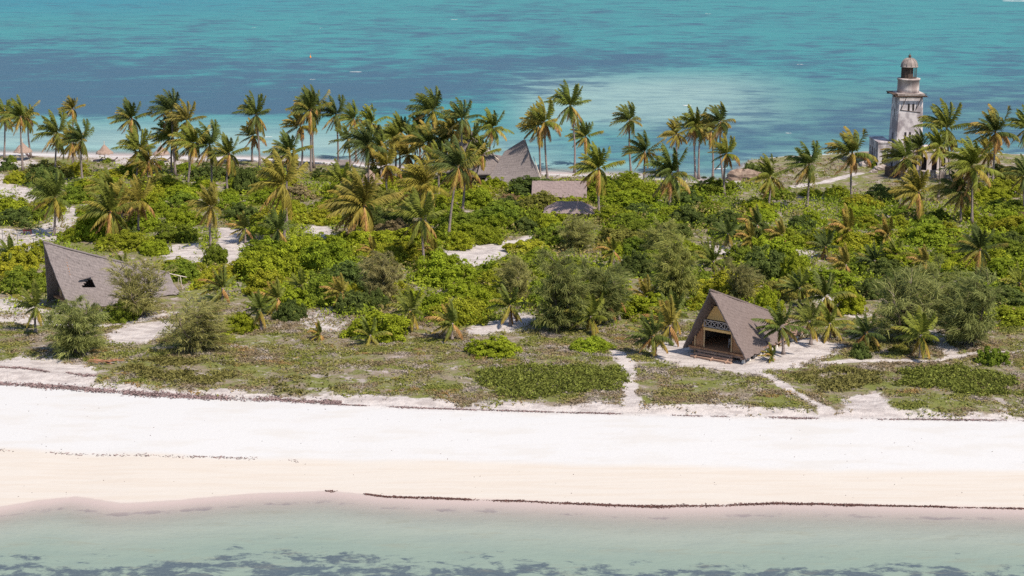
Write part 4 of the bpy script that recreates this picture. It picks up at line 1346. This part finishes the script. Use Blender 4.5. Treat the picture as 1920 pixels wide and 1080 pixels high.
rock(1632, 312, 1.9, 2, "jagged grey coral boulder left of the lighthouse base, largest of the rubble", .75, grp="rubble blocks at the lighthouse foot")
rock(1650, 318, 1.3, 3, "pale broken block just below the largest boulder at the lighthouse foot", .7, grp="rubble blocks at the lighthouse foot")
rock(1637, 324, .9, 4, "small low rubble block, leftmost in front of the lighthouse", .6, grp="rubble blocks at the lighthouse foot")
rock(1663, 313, 1.0, 6, "grey rubble block touching the left corner of the lighthouse base", .8, grp="rubble blocks at the lighthouse foot")

# old square cistern in front of the ruin, dark and open
g = ground(1678, 331); ci = empty("cistern", g, .2)
cm_ = MB(); 
for (a, b, c, d) in ((-1.5, 1.5, -1.1, -.8), (-1.5, 1.5, .8, 1.1), (-1.5, -1.2, -.797, .797), (1.2, 1.5, -.797, .797)): cm_.box(a, b, c, d, -.3, 1.75)
cm_.build("tank_wall", M['darkwood'], ci)
MB().box(-1.19, 1.19, -.79, .79, -.3, .6).build("water", M['void'], ci)
tag(ci, "dark square cistern with open top in front of the lighthouse ruin", "cistern")
# broken wall in front of the ruin
g = ground(1735, 334); rw = MB(); x = -4.5; q = random.Random(8)
while x < 4.5:
    w = q.uniform(.4, 1.0); rw.box(x, x + w - .03, -.25 + q.uniform(-.06, .06), .25 + q.uniform(-.06, .06), -.3, q.uniform(.5, 1.5)); x += w
o = rw.build("ruined_wall", M['stone']); o.location = g; o.rotation_euler = (0, 0, -.06)
tag(o, "broken pale stone wall in the grass right of the dark cistern", "wall")
# eroded bank at the headland
rock(1392, 336, 3.4, 12, "eroded reddish coral bank at the water's edge left of the headland", .55, "coral_bank", 'bank', None, .6)
rock(1905, 367, 1.1, 15, "single pale tan rock in the scrub near the right edge", .6, "rock", 'stone')

# ------------------------------------------------------------------ strand litter, seaweed, foam
def flakes(name, pts_w, width, count, size, mat, zoff=.03, jit=1.0, seed=0, label=None, cat=None, kind='stuff'):
    rng = np.random.default_rng(seed)
    P = np.array(pts_w); seg = np.linalg.norm(np.diff(P, axis=0), axis=1); cs = np.concatenate([[0], np.cumsum(seg)])
    u = rng.uniform(0, cs[-1], count * 3)
    dens = fbm(u * .35, u * 0, seed + 3, 5)
    u = u[rng.uniform(0, 1, len(u)) < np.clip((dens - .32) * 3, 0, 1)][:count]
    x = np.interp(u, cs, P[:, 0]); y = np.interp(u, cs, P[:, 1]) + rng.normal(0, 1, len(u)) * width * (.4 + 1.2 * fbm(u * .2, u * 0 + 4, seed)) + jit * .5 * (fbm(u * .5, u * 0, seed + 8) - .5)
    z = height(x, y) + zoff * rng.uniform(.4, 1.6, len(x))
    C = np.stack([x, y, z], 1)
    N = np.stack([rng.normal(0, .35, len(x)), rng.normal(0, .35, len(x)), np.ones(len(x))], 1)
    s = size * rng.uniform(.5, 1.5, len(x))
    V, F = leaves(C, N, s, s * .4, rng)
    o = np_mesh(name, V, F, M[mat], dict(rnd=np.repeat(rng.uniform(0, 1, len(x)), 4)))
    return tag(o, label, cat, kind=kind)


def front_line(z, pts): return [tuple(at(px, py, z)[:2]) for px, py in pts]


flakes("seaweed_wrack", front_line(-.1, [(-60, 718), (60, 723), (130, 728), (200, 735), (300, 741), (400, 746), (500, 750), (640, 757)]), .32, 5200, .16, 'wrack', .05, 1.2, 1, "grey brown band of dried seaweed along the foot of the left dune", "seaweed")
flakes("seaweed_wrack", front_line(-.1, [(-60, 692), (40, 698), (110, 706), (180, 712)]), .2, 1300, .13, 'wrack', .05, 1, 2, "thin broken line of dried seaweed on the upper left sand bluff", "seaweed")
flakes("seaweed_wrack", front_line(-.05, [(600, 757), (800, 766), (1000, 772), (1190, 777), (1400, 782), (1560, 785), (1750, 787), (1940, 789)]), .12, 4200, .10, 'wrack', .04, .5, 3, "thin grey tide line along the edge of the dune plants", "seaweed")
flakes("seaweed_wrack", front_line(-.7, [(-40, 838), (120, 845), (250, 849), (420, 852), (560, 857)]), .18, 420, .11, 'wrack', .03, .6, 4, "dotted line of seaweed scraps across the middle of the left beach", "seaweed")
WLN = [(610, 919), (680, 925), (720, 930), (800, 933), (960, 938), (1120, 945), (1230, 949), (1350, 947), (1460, 943), (1600, 946), (1760, 949), (1930, 953)]
flakes("wet_seaweed_line", front_line(WATER + .05, WLN), .11, 8500, .10, 'wrack_dark', .02, .5, 5, "dark brown seaweed line along the water's edge in front", "seaweed")
# scattered scraps on the open beach, each a stray bit
rng = np.random.default_rng(77); n = 120
bx = rng.uniform(-52, 52, n); by = f_front(bx) + (f_veg(bx) - f_front(bx)) * rng.uniform(.02, .97, n) ** 1.3
V, F = leaves(np.stack([bx, by, height(bx, by) + .03], 1), np.stack([rng.normal(0, .3, n), rng.normal(0, .3, n), np.ones(n)], 1), rng.uniform(.03, .10, n), rng.uniform(.02, .05, n), rng)
tag(np_mesh("beach_litter", V, F, M['wrack_dark'], dict(rnd=np.repeat(rng.uniform(0, 1, n), 4))), "tiny dark scraps strewn over the white front beach", "scraps", kind="stuff")

# dead wood on the dune edge
g = ground(196, 683); dw = MB(); q = random.Random(3)
for i in range(16):
    a = q.uniform(-.5, .6) + (PI if q.random() < .5 else 0); l = q.uniform(.5, 1.8)
    p0 = Vector((q.uniform(-.7, .7), q.uniform(-.3, .3), q.uniform(.05, .4)))
    p1 = p0 + Vector((math.cos(a) * l, math.sin(a) * l * .5, q.uniform(-.2, .35)))
    dw.tube([p0, (p0 + p1) / 2 + Vector((0, 0, .1)), p1], [.07, .055, .025], 5)
o = dw.build("driftwood", M['drift']); o.location = g
tag(o, "tangle of reddish dead branches lying at the edge of the left dune", "driftwood")
g = ground(622, 752); o = MB().tube([(0, 0, -.2), (.08, 0, .5), (.05, .05, 1.05)], .045, 6).build("stake", M['grey_pole']); o.location = g
tag(o, "thin wooden stake standing at the foot of the dune on the left", "stake")
# float and specks of foam out at sea
g = at(582, 108, WATER); fb = empty("buoy", g)
MB().lathe([(.05, -.2), (.26, -.1), (.30, .1), (.2, .4), (.08, .6)], 14).build("float", M['buoy'], fb, True)
MB().tube([(0, 0, .5), (0, 0, 1.3)], .05, 6).build("mast", M['buoy'], fb)
tag(fb, "small orange marker buoy floating on the far turquoise water", "buoy")
FO = [(852, 37, 2.2), (668, 135, 2.6), (1908, 2, 9), (476, 52, 1.2), (1499, 121, 1.5), (1350, 317, 1.6), (502, 257, 1.6), (1290, 198, 2.0), (1326, 26, 2.0), (600, 53, 1.2), (585, 149, 1.2), (1480, 250, 1.0)]
for i, (px, py, l) in enumerate(FO):
    g = at(px, py, WATER); q = random.Random(i); fm = MB()
    for j in range(7):
        x = q.uniform(-l, l) * .5; y = q.uniform(-.25, .25) * l * .4; r = q.uniform(.08, .22) * l
        fm.add([(x + r * 1.9 * math.cos(a), y + r * .6 * math.sin(a), .02 + .004 * j) for a in np.linspace(0, 2 * PI, 9)[:-1]], [tuple(range(8))])
    o = fm.build("whitecap", M['foam']); o.location = g + Vector((0, 0, .02))
    o["kind"] = "stuff"
    tag(o, ["white fleck of foam near the top centre-left of the sea", "white fleck of foam above the palms left of centre", "long white breaker at the top right corner of the sea", "tiny white fleck high on the left part of the sea",
            "small white fleck left of the lighthouse lantern", "short white ripple breaking on the far shore by the coral bank", "white ripple in the pale shallows behind the left palms", "white fleck in the pale water above the centre right palms",
            "white fleck among dark reef patches at the top right", "tiny white fleck high on the sea left of centre", "tiny white fleck below the orange buoy", "faint white fleck on the grey water left of the lighthouse"][i], "foam")
# ------------------------------------------------------------------ palms (hub column/row, foot column/row as seen in the photo)
TALL = [
    (9, 216, 8, 298, 'green', .85), (38, 218, 43, 322, 'green', .9), (52, 224, 58, 294, 'lime', .75), (107, 250, 104, 336, 'lime', 1.0), (136, 204, 137, 318, 'gold', .55),
    (153, 262, 155, 341, 'dark', .95), (134, 268, 136, 322, 'gold', .85), (247, 222, 254, 331, 'dark', .9), (262, 281, 256, 336, 'lime', 1.1), (278, 302, 278, 337, 'gold', .8),
    (321, 208, 329, 330, 'dark', .9), (350, 226, 356, 334, 'gold', .95), (323, 256, 322, 326, 'green', .95), (393, 272, 396, 361, 'dark', 1.1), (361, 268, 352, 366, 'lime', .95),
    (430, 288, 427, 369, 'lime', .85), (480, 215, 487, 313, 'green', 1.0), (475, 254, 473, 303, 'dark', .8), (582, 206, 583, 327, 'green', .95), (590, 198, 589, 315, 'dark', .9),
    (563, 236, 565, 319, 'gold', .8), (630, 215, 634, 313, 'dark', .95), (664, 222, 668, 302, 'green', .9), (697, 232, 700, 318, 'lime', .85), (689, 272, 689, 371, 'dark', 1.05),
    (715, 276, 716, 346, 'green', .8), (543, 286, 540, 440, 'dark', .85), (531, 344, 532, 458, 'gold', 1.25), (753, 250, 751, 328, 'lime', .95), (811, 208, 808, 331, 'green', 1.05),
    (803, 268, 800, 352, 'dark', 1.0), (790, 240, 790, 330, 'lime', .8), (866, 222, 866, 362, 'dark', .9), (850, 245, 846, 352, 'gold', .8), (923, 240, 919, 303, 'lime', 1.0), (858, 312, 841, 452, 'dark', 1.05),
    (873, 318, 867, 402, 'lime', .85), (797, 346, 797, 428, 'gold', 1.15), (790, 409, 796, 506, 'lime', 1.05), (682, 385, 683, 456, 'gold', 1.3), (668, 392, 664, 452, 'lime', .9),
    (1021, 228, 1028, 350, 'lime', 1.0), (1009, 236, 1013, 340, 'gold', .85), (1069, 197, 1077, 324, 'green', 1.15), (1098, 256, 1097, 314, 'green', .8), (1181, 225, 1184, 335, 'green', .85),
    (1209, 284, 1207, 360, 'dark', .85), (1123, 316, 1124, 412, 'lime', 1.0), (1257, 326, 1255, 388, 'dark', 1.1), (1269, 252, 1272, 327, 'gold', .85), (1302, 236, 1304, 337, 'lime', .9),
    (1313, 240, 1310, 336, 'gold', .75), (1333, 246, 1336, 337, 'gold', .75), (1351, 228, 1357, 342, 'dark', .95), (1363, 288, 1358, 367, 'lime', .75), (1444, 332, 1440, 392, 'lime', .95),
    (1517, 308, 1513, 393, 'dark', 1.0), (1598, 286, 1597, 380, 'green', 1.1), (1725, 276, 1725, 337, 'green', .72), (1775, 240, 1782, 338, 'lime', 1.3), (1761, 276, 1758, 380, 'lime', .9),
    (1697, 296, 1686, 386, 'green', .95), (1866, 248, 1860, 352, 'dark', 1.15), (1854, 286, 1852, 342, 'gold', .8), (1822, 312, 1822, 419, 'lime', 1.15), (1801, 360, 1801, 417, 'green', .9),
    (1722, 360, 1722, 420, 'gold', .9), (1926, 240, 1924, 335, 'green', .9), (1838, 466, 1838, 528, 'dark', .85),
    (102, 370, 101, 442, 'green', .95), (260, 376, 260, 443, 'gold', .85), (207, 396, 208, 456, 'lime', 1.1), (395, 388, 396, 462, 'gold', .8), (205, 352, 205, 398, 'lime', .85), (228, 372, 230, 418, 'gold', .8),
    (521, 430, 523, 478, 'dark', .75), (765, 290, 764, 345, 'gold', .9), (740, 258, 741, 335, 'lime', .75), (640, 340, 640, 395, 'lime', .9), (905, 290, 903, 345, 'lime', .75), (1922, 330, 1922, 400, 'dark', .8),
    (776, 262, 777, 338, 'green', .85), (822, 300, 824, 372, 'lime', .9), (838, 268, 836, 350, 'green', .85), (725, 310, 727, 372, 'gold', .9), (652, 262, 655, 340, 'green', .8), (884, 262, 886, 340, 'green', .85),
]
for t in TALL: palm(*t)
SMALL = [
    (67, 576, 67, 624, 'lime', 1.0), (19, 473, 19, 500, 'green', .75), (417, 540, 417, 566, 'green', .95), (1224, 630, 1226, 667, 'green', .95), (1256, 610, 1258, 648, 'gold', 1.0), (1262, 588, 1262, 628, 'green', .9),
    (956, 572, 957, 611, 'green', .95), (848, 606, 848, 637, 'green', .95), (770, 582, 771, 617, 'lime', .95), (487, 580, 490, 620, 'green', .75), (520, 560, 520, 590, 'lime', .85), (694, 628, 694, 645, 'green', .75),
    (600, 626, 600, 637, 'lime', .5), (1108, 593, 1109, 624, 'lime', .95), (1136, 566, 1137, 606, 'green', 1.0), (1160, 560, 1161, 600, 'lime', .8), (1464, 612, 1469, 664, 'dark', 1.05), (1518, 602, 1520, 646, 'lime', .85),
    (1556, 606, 1556, 636, 'lime', .9), (1548, 556, 1548, 590, 'green', 1.15), (1727, 628, 1726, 672, 'lime', 1.05), (1624, 624, 1626, 654, 'dark', .85), (1912, 530, 1912, 560, 'lime', .9), (1420, 422, 1420, 450, 'dark', 1.0),
    (1365, 438, 1365, 462, 'dark', .85), (1408, 446, 1409, 470, 'gold', .8), (1592, 432, 1592, 462, 'gold', 1.15), (1664, 440, 1664, 468, 'gold', .95), (1548, 462, 1548, 486, 'dark', .9), (1338, 490, 1338, 514, 'green', .9),
    (1330, 478, 1329, 500, 'lime', .75), (1586, 496, 1586, 520, 'gold', .85), (1640, 488, 1641, 512, 'dark', .85), (1466, 440, 1466, 462, 'gold', .8), (1150, 470, 1150, 500, 'lime', .8), (1213, 556, 1215, 580, 'gold', .85),
    (640, 548, 640, 580, 'gold', .8), (565, 535, 566, 566, 'lime', .7), (1735, 492, 1735, 520, 'gold', .8), (1680, 476, 1681, 502, 'lime', .75), (700, 470, 700, 500, 'gold', .7), (815, 470, 815, 500, 'gold', .7), (460, 428, 460, 456, 'lime', .85), (230, 500, 231, 530, 'lime', .7),
    (1060, 560, 1060, 592, 'lime', .8), (1500, 540, 1500, 572, 'green', .9), (1448, 668, 1449, 676, 'green', .5),
]
for t in SMALL: palm(*t[:5], t[5] * .95, young=True)

# ------------------------------------------------------------------ casuarinas (foot column/row, width, height in photo pixels)
casuarina(147, 662, 138, 128, "feathery grey-green casuarina at the front left, its foot on the sand bluff", (0.105, 0.115, 0.048))
casuarina(371, 658, 150, 116, "thin open casuarina showing its dark branches, right of the front left one", (0.125, 0.120, 0.052), True)
casuarina(262, 592, 140, 120, "olive casuarina growing against the slope of the grey wedge hut", (0.110, 0.105, 0.045), True)
casuarina(722, 560, 96, 108, "brownish tall casuarina left of the white sand clearing", (0.115, 0.105, 0.055))
casuarina(1045, 618, 150, 170, "tallest dark casuarina in the centre with its shade on the sand", (0.092, 0.100, 0.040))
casuarina(1120, 606, 130, 140, "dark casuarina touching the right side of the central one", (0.088, 0.098, 0.040))
casuarina(968, 566, 90, 104, "slim olive casuarina on the left of the central casuarina", (0.118, 0.115, 0.050))
casuarina(1262, 570, 130, 150, "wide olive casuarina behind and left of the open hut", (0.115, 0.120, 0.042))
casuarina(1385, 566, 80, 92, "narrow grey casuarina right behind the peak of the open hut", (0.110, 0.105, 0.050))
casuarina(1700, 642, 165, 166, "big grey-green casuarina on the right, the left one of the two", (0.098, 0.105, 0.045))
casuarina(1822, 648, 150, 160, "big dark casuarina on the right where the sand path passes", (0.090, 0.100, 0.042))
casuarina(1760, 600, 120, 130, "casuarina between and behind the two big ones on the right", (0.105, 0.115, 0.042))
casuarina(1075, 470, 90, 80, "small casuarina in the middle scrub above the central group", (0.120, 0.120, 0.050))
casuarina(1240, 490, 90, 90, "small olive casuarina in the scrub well behind the open hut", (0.118, 0.122, 0.045))

# ------------------------------------------------------------------ shrubs that stand out (centre, foot row, width, height, tone)
BUSH = [
    (222, 606, 74, 52, 'green'), (445, 626, 74, 44, 'lime'), (540, 602, 66, 48, 'dark'), (700, 640, 130, 66, 'lime'), (860, 612, 128, 78, 'yellow'), (890, 590, 80, 54, 'lime'), (925, 672, 118, 46, 'lime'), (1112, 662, 92, 42, 'mid'),
    (1866, 686, 56, 44, 'green'), (1615, 674, 44, 38, 'dark'), (1452, 535, 120, 84, 'dark'), (1462, 505, 130, 64, 'lime'), (1440, 590, 66, 64, 'lime'), (1490, 540, 70, 70, 'mid'), (1598, 590, 80, 52, 'lime'), (1195, 520, 66, 52, 'dark'), (660, 590, 90, 64, 'dark'),
    (700, 585, 70, 52, 'dark'), (600, 575, 110, 76, 'green'), (500, 535, 130, 80, 'lime'), (610, 520, 140, 72, 'mid'), (560, 500, 120, 66, 'lime'), (640, 545, 110, 60, 'dark'), (400, 498, 56, 48, 'green'), (330, 455, 90, 44, 'green'),
    (340, 425, 90, 44, 'lime'), (170, 455, 90, 58, 'lime'), (130, 455, 60, 36, 'mid'), (335, 530, 80, 44, 'green'), (285, 480, 70, 46, 'lime'), (460, 365, 66, 60, 'dark'), (80, 350, 84, 50, 'dark'), (10, 322, 40, 30, 'dark'),
    (25, 425, 84, 40, 'dark'), (860, 470, 60, 40, 'lime'), (930, 440, 90, 46, 'mid'), (1050, 440, 100, 50, 'lime'), (830, 540, 130, 70, 'lime'), (930, 530, 80, 46, 'mid'), (990, 480, 90, 44, 'yellow'), (30, 555, 110, 60, 'green'), (90, 535, 60, 40, 'lime'),
    (740, 625, 46, 34, 'green'), (1410, 330, 44, 30, 'dark'), (700, 335, 40, 28, 'dark'), (605, 340, 44, 30, 'dark'), (1660, 385, 86, 46, 'dark'), (1000, 372, 120, 46, 'dark'), (985, 360, 70, 30, 'green'), (1640, 660, 40, 22, 'olive'), (1690, 665, 50, 20, 'olive'),
    (1012, 376, 64, 34, 'green'), (1075, 382, 66, 18, 'lime'), (1040, 408, 70, 20, 'mid'), (960, 352, 60, 16, 'green'),
    (20, 305, 20, 16, 'green'), (200, 305, 26, 12, 'green'), (300, 311, 16, 14, 'green'), (420, 640, 40, 18, 'lime'), (1640, 316, 18, 16, 'green'), (1900, 345, 60, 36, 'olive'), (1875, 330, 40, 28, 'olive'),
]
for b in BUSH: shrub_px(*b)

# ------------------------------------------------------------------ the rest of the scrub, shrub by shrub
SCRUB = poly_w([(-120, 338), (0, 338), (90, 322), (200, 318), (420, 322), (560, 332), (700, 340), (860, 352), (1020, 352), (1150, 340), (1290, 352), (1400, 350), (1500, 362), (1640, 372), (1780, 372), (1940, 352), (2040, 352),
                (2040, 590), (1930, 612), (1880, 600), (1660, 560), (1560, 556), (1480, 560), (1400, 560), (1280, 590), (1180, 606), (900, 604), (780, 606), (640, 590), (450, 560), (400, 545), (330, 545), (230, 480), (100, 480), (60, 590), (-120, 570)])
rs = random.Random(19)
SCR_N = 0
tries = 0
lo, hi = SCRUB.min(0), SCRUB.max(0)
while tries < 9000 and SCR_N < 246:
    tries += 1
    x, y = rs.uniform(lo[0], hi[0]), rs.uniform(lo[1], hi[1])
    X, Y = np.array([x]), np.array([y])
    if poly_sd(X, Y, SCRUB)[0] > 0: continue
    pp = proj((x, y, 1))
    if pp[0] < -25 or pp[0] > 1945: continue
    r = rs.choice([2.1, 2.6, 3.0, 3.5, 4.0, 4.6])
    if min(poly_sd(X, Y, P)[0] + (1.2 if k in SPARSE else 0) for k, P in enumerate(SAND)) < r * .62: continue
    if min(line_d(X, Y, P)[0] for P, w in PATHS) < r * .75: continue
    if any(math.hypot(x - a, y - b) < .55 * (r + c) for a, b, c in PLACED): continue
    dn = fbm(x * .045, y * .045, 71); tn = fbm(x * .06 + 9, y * .06, 81) + rs.uniform(-.16, .16)
    left = pp[0] < 480
    if left and dn < .33: continue
    tone = 'dark' if tn < .32 else 'green' if tn < .42 else 'mid' if tn < .50 else 'lime' if tn < .63 else 'yellow'
    if rs.random() < .06: tone = 'olive'
    if rs.random() < .02: tone = 'dry'
    shrub(x, y, r, rs.uniform(.72, 1.12) * (1.0 if r < 3.6 else .8), tone)
    SCR_N += 1
print("scrub shrubs", SCR_N, "tries", tries, "things", len(THINGS))

# ------------------------------------------------------------------ low plants: dune grass, undergrowth, creepers (uncountable)
def low_plants(name, x, y, size, hgt, tones, label, cat, seed, blades=5, flat=.5):
    rng = np.random.default_rng(seed)
    n = len(x); z = height(x, y)
    X = np.repeat(x, blades) + rng.normal(0, 1, n * blades) * np.repeat(size, blades) * .5
    Y = np.repeat(y, blades) + rng.normal(0, 1, n * blades) * np.repeat(size, blades) * .5
    Z = np.repeat(z, blades) + rng.uniform(.02, 1, n * blades) * np.repeat(hgt, blades)
    N = rng.normal(0, 1, (n * blades, 3)) + np.array([0, 0, flat])
    s = np.repeat(size, blades) * rng.uniform(.25, .6, n * blades)
    V, F = leaves(np.stack([X, Y, Z], 1), N, s, s * rng.uniform(.25, .6, n * blades), rng)
    c = np.repeat(tones, blades, 0) * rng.uniform(.75, 1.28, (n * blades, 1))
    c = np.concatenate([c, np.ones((len(c), 1))], 1)
    o = np_mesh(name, V, F, M['low'], dict(tint=np.repeat(c, 4, 0)))
    return tag(o, label, cat, kind="stuff")


def tone_mix(x, y, rng, seed):
    G = np.array([.165, .180, .042]); O = np.array([.225, .212, .070]); B = np.array([.225, .175, .110]); Y_ = np.array([.32, .275, .24]); R = np.array([.27, .18, .075])
    a = fbm(x * .22, y * .35, seed) + rng.normal(0, .035, len(x)); b = fbm(x * .5, y * .6, seed + 5) + rng.normal(0, .04, len(x))
    t = G[None] * np.ones((len(x), 1))
    for col, m in ((O, sstep(.36, .46, a)), (B, sstep(.50, .60, a)), (Y_, sstep(.58, .68, b)), (R, sstep(.69, .76, fbm(x * .3 + 40, y * .8, seed + 9)))):
        t = t * (1 - m[:, None]) + col * m[:, None]
    return t


rng = np.random.default_rng(5)
# dune strip in front
x = rng.uniform(-75, 75, 210000); y = rng.uniform(155, 208, 210000)
k = (y > f_veg(x) - .2); x, y = x[k], y[k]
cv = cover(x, y); p = cv * np.clip((fbm(x * .30, y * .45, 91) - .36) * 4.2 + .12, .04, 1) * sstep(210, 200, y)
k = rng.uniform(0, 1, len(x)) < p; x, y = x[k], y[k]
br = np.min([poly_sd(x, y, P) for P in BROWN], 0)
t = tone_mix(x, y, rng, 51); mb_ = sstep(.6, -.6, br)[:, None]; t = t * (1 - mb_) + (np.array([.150, .140, .045]) * (1 + .5 * rng.normal(0, .3, (len(x), 1)))) * mb_
low_plants("dune_grass", x, y, rng.uniform(.15, .36, len(x)) * (1 + .5 * mb_[:, 0]), rng.uniform(.05, .24, len(x)) * (1 + .9 * mb_[:, 0]), t, "patchy green and brown grass and creepers covering the low dune behind the beach", "grass", 6, 6, 1.4)
# lush creeper mats
mx_, my_ = [], []
for P in MATS:
    a = rng.uniform(P[:, 0].min() - 1, P[:, 0].max() + 1, 4200); b = rng.uniform(P[:, 1].min() - 1, P[:, 1].max() + 1, 4200)
    k = poly_sd(a, b, P) + 3.4 * (fbm(a * .4, b * .6, 14) - .5) < .1; mx_.append(a[k]); my_.append(b[k])
x, y = np.concatenate(mx_), np.concatenate(my_)
t = np.array([.140, .160, .034]) * (1 + .25 * rng.normal(0, 1, (len(x), 1))).clip(.5, 1.6)
low_plants("beach_creeper", x, y, rng.uniform(.25, .45, len(x)), rng.uniform(.25, .6, len(x)), t, "dense dark green creeper mats growing in the dune grass", "creeper", 8, 6, .8)
# undergrowth between the shrubs
x = rng.uniform(-112, 112, 95000); y = rng.uniform(186, 312, 95000)
pin = poly_sd(x, y, SCRUB); cv = cover(x, y)
p = cv * (.25 + .9 * sstep(.30, .50, fbm(x * .12, y * .12, 95))) * sstep(6, -2, pin) * np.where(x < -45, .55, 1)
k = rng.uniform(0, 1, len(x)) < p; x, y = x[k], y[k]
G1, G2, G3 = np.array([.165, .225, .024]), np.array([.235, .285, .026]), np.array([.24, .20, .08])
a = fbm(x * .15, y * .15, 97)[:, None] + rng.normal(0, .08, (len(x), 1))
t = G1 + (G2 - G1) * sstep(.4, .55, a); t = t + (G3 - t) * sstep(.57, .70, fbm(x * .2, y * .2, 99)[:, None])
low_plants("undergrowth", x, y, rng.uniform(.28, .6, len(x)), rng.uniform(.4, 1.7, len(x)) , t, "tangled low green undergrowth filling the gaps between the shrubs", "undergrowth", 10, 5, .6)
# grass of the headland and far strip
x = rng.uniform(-105, 110, 60000); y = rng.uniform(255, 322, 60000)
cv = cover(x, y); p = cv * sstep(.30, .6, fbm(x * .2, y * .2, 92)) * .55 * (poly_sd(x, y, SCRUB) > -2)
k = rng.uniform(0, 1, len(x)) < p; x, y = x[k], y[k]
t = tone_mix(x, y, rng, 58) * .95
low_plants("headland_grass", x, y, rng.uniform(.25, .5, len(x)), rng.uniform(.08, .3, len(x)), t, "short dry grass along the far strip and round the lighthouse", "grass", 12, 4)
# ------------------------------------------------------------------ labels that single each plant out
LAND = [("the lighthouse", 1703, 230), ("the big lodge", 935, 295), ("the open hut", 1375, 615), ("the grey wedge hut", 205, 520), ("the white sand clearing", 900, 475), ("the oblong thatched roof", 1049, 355),
        ("the hipped thatched roof", 1068, 390), ("the round hut", 694, 335), ("the leftmost beach umbrella", 44, 275), ("the two-lounger umbrella", 198, 280), ("the central casuarina", 1045, 540),
        ("the big pair of casuarinas", 1765, 570), ("the red table", 52, 428), ("the coral bank", 1395, 325), ("the open-branched casuarina", 371, 605), ("the brownish casuarina", 722, 505), ("the thin beach path", 1180, 690),
        ("the dark cistern", 1678, 322), ("the small shade roof", 646, 310)]
ORD = ["nearest", "second nearest", "third nearest", "fourth nearest", "fifth nearest", "sixth nearest", "seventh nearest", "eighth nearest", "ninth nearest", "tenth nearest", "eleventh nearest", "twelfth nearest"]


def side_of(dx, dy):
    if abs(dx) > abs(dy) * 1.3: return "left of" if dx < 0 else "right of"
    return "above" if dy < 0 else "below"


buckets = {}
for o, noun, tone, shape, c in THINGS:
    if noun == "casuarina":
        tag(o, tone, "tree"); continue
    best = sorted((math.hypot((c[0] - x) * .75, c[1] - y), nm, x, y) for nm, x, y in LAND)[0]
    sd = side_of(c[0] - best[2], c[1] - best[3])
    buckets.setdefault((noun, tone, shape, best[1], sd), []).append((best[0], o))
    tag(o, None, "palm tree" if noun == "palm" else "shrub")
for (noun, tone, shape, lm, sd), L_ in buckets.items():
    L_.sort(key=lambda q: q[0])
    nn = "coconut palm" if noun == "palm" else "leafy shrub"
    for k, (d, o) in enumerate(L_):
        if len(L_) == 1: o["label"] = f"only {shape} {tone} {nn} close {sd} {lm}" if d < 90 else f"{shape} {tone} {nn} standing {sd} {lm}, the only one"
        else: o["label"] = f"{shape} {tone} {nn} {sd} {lm}, {ORD[k]}"
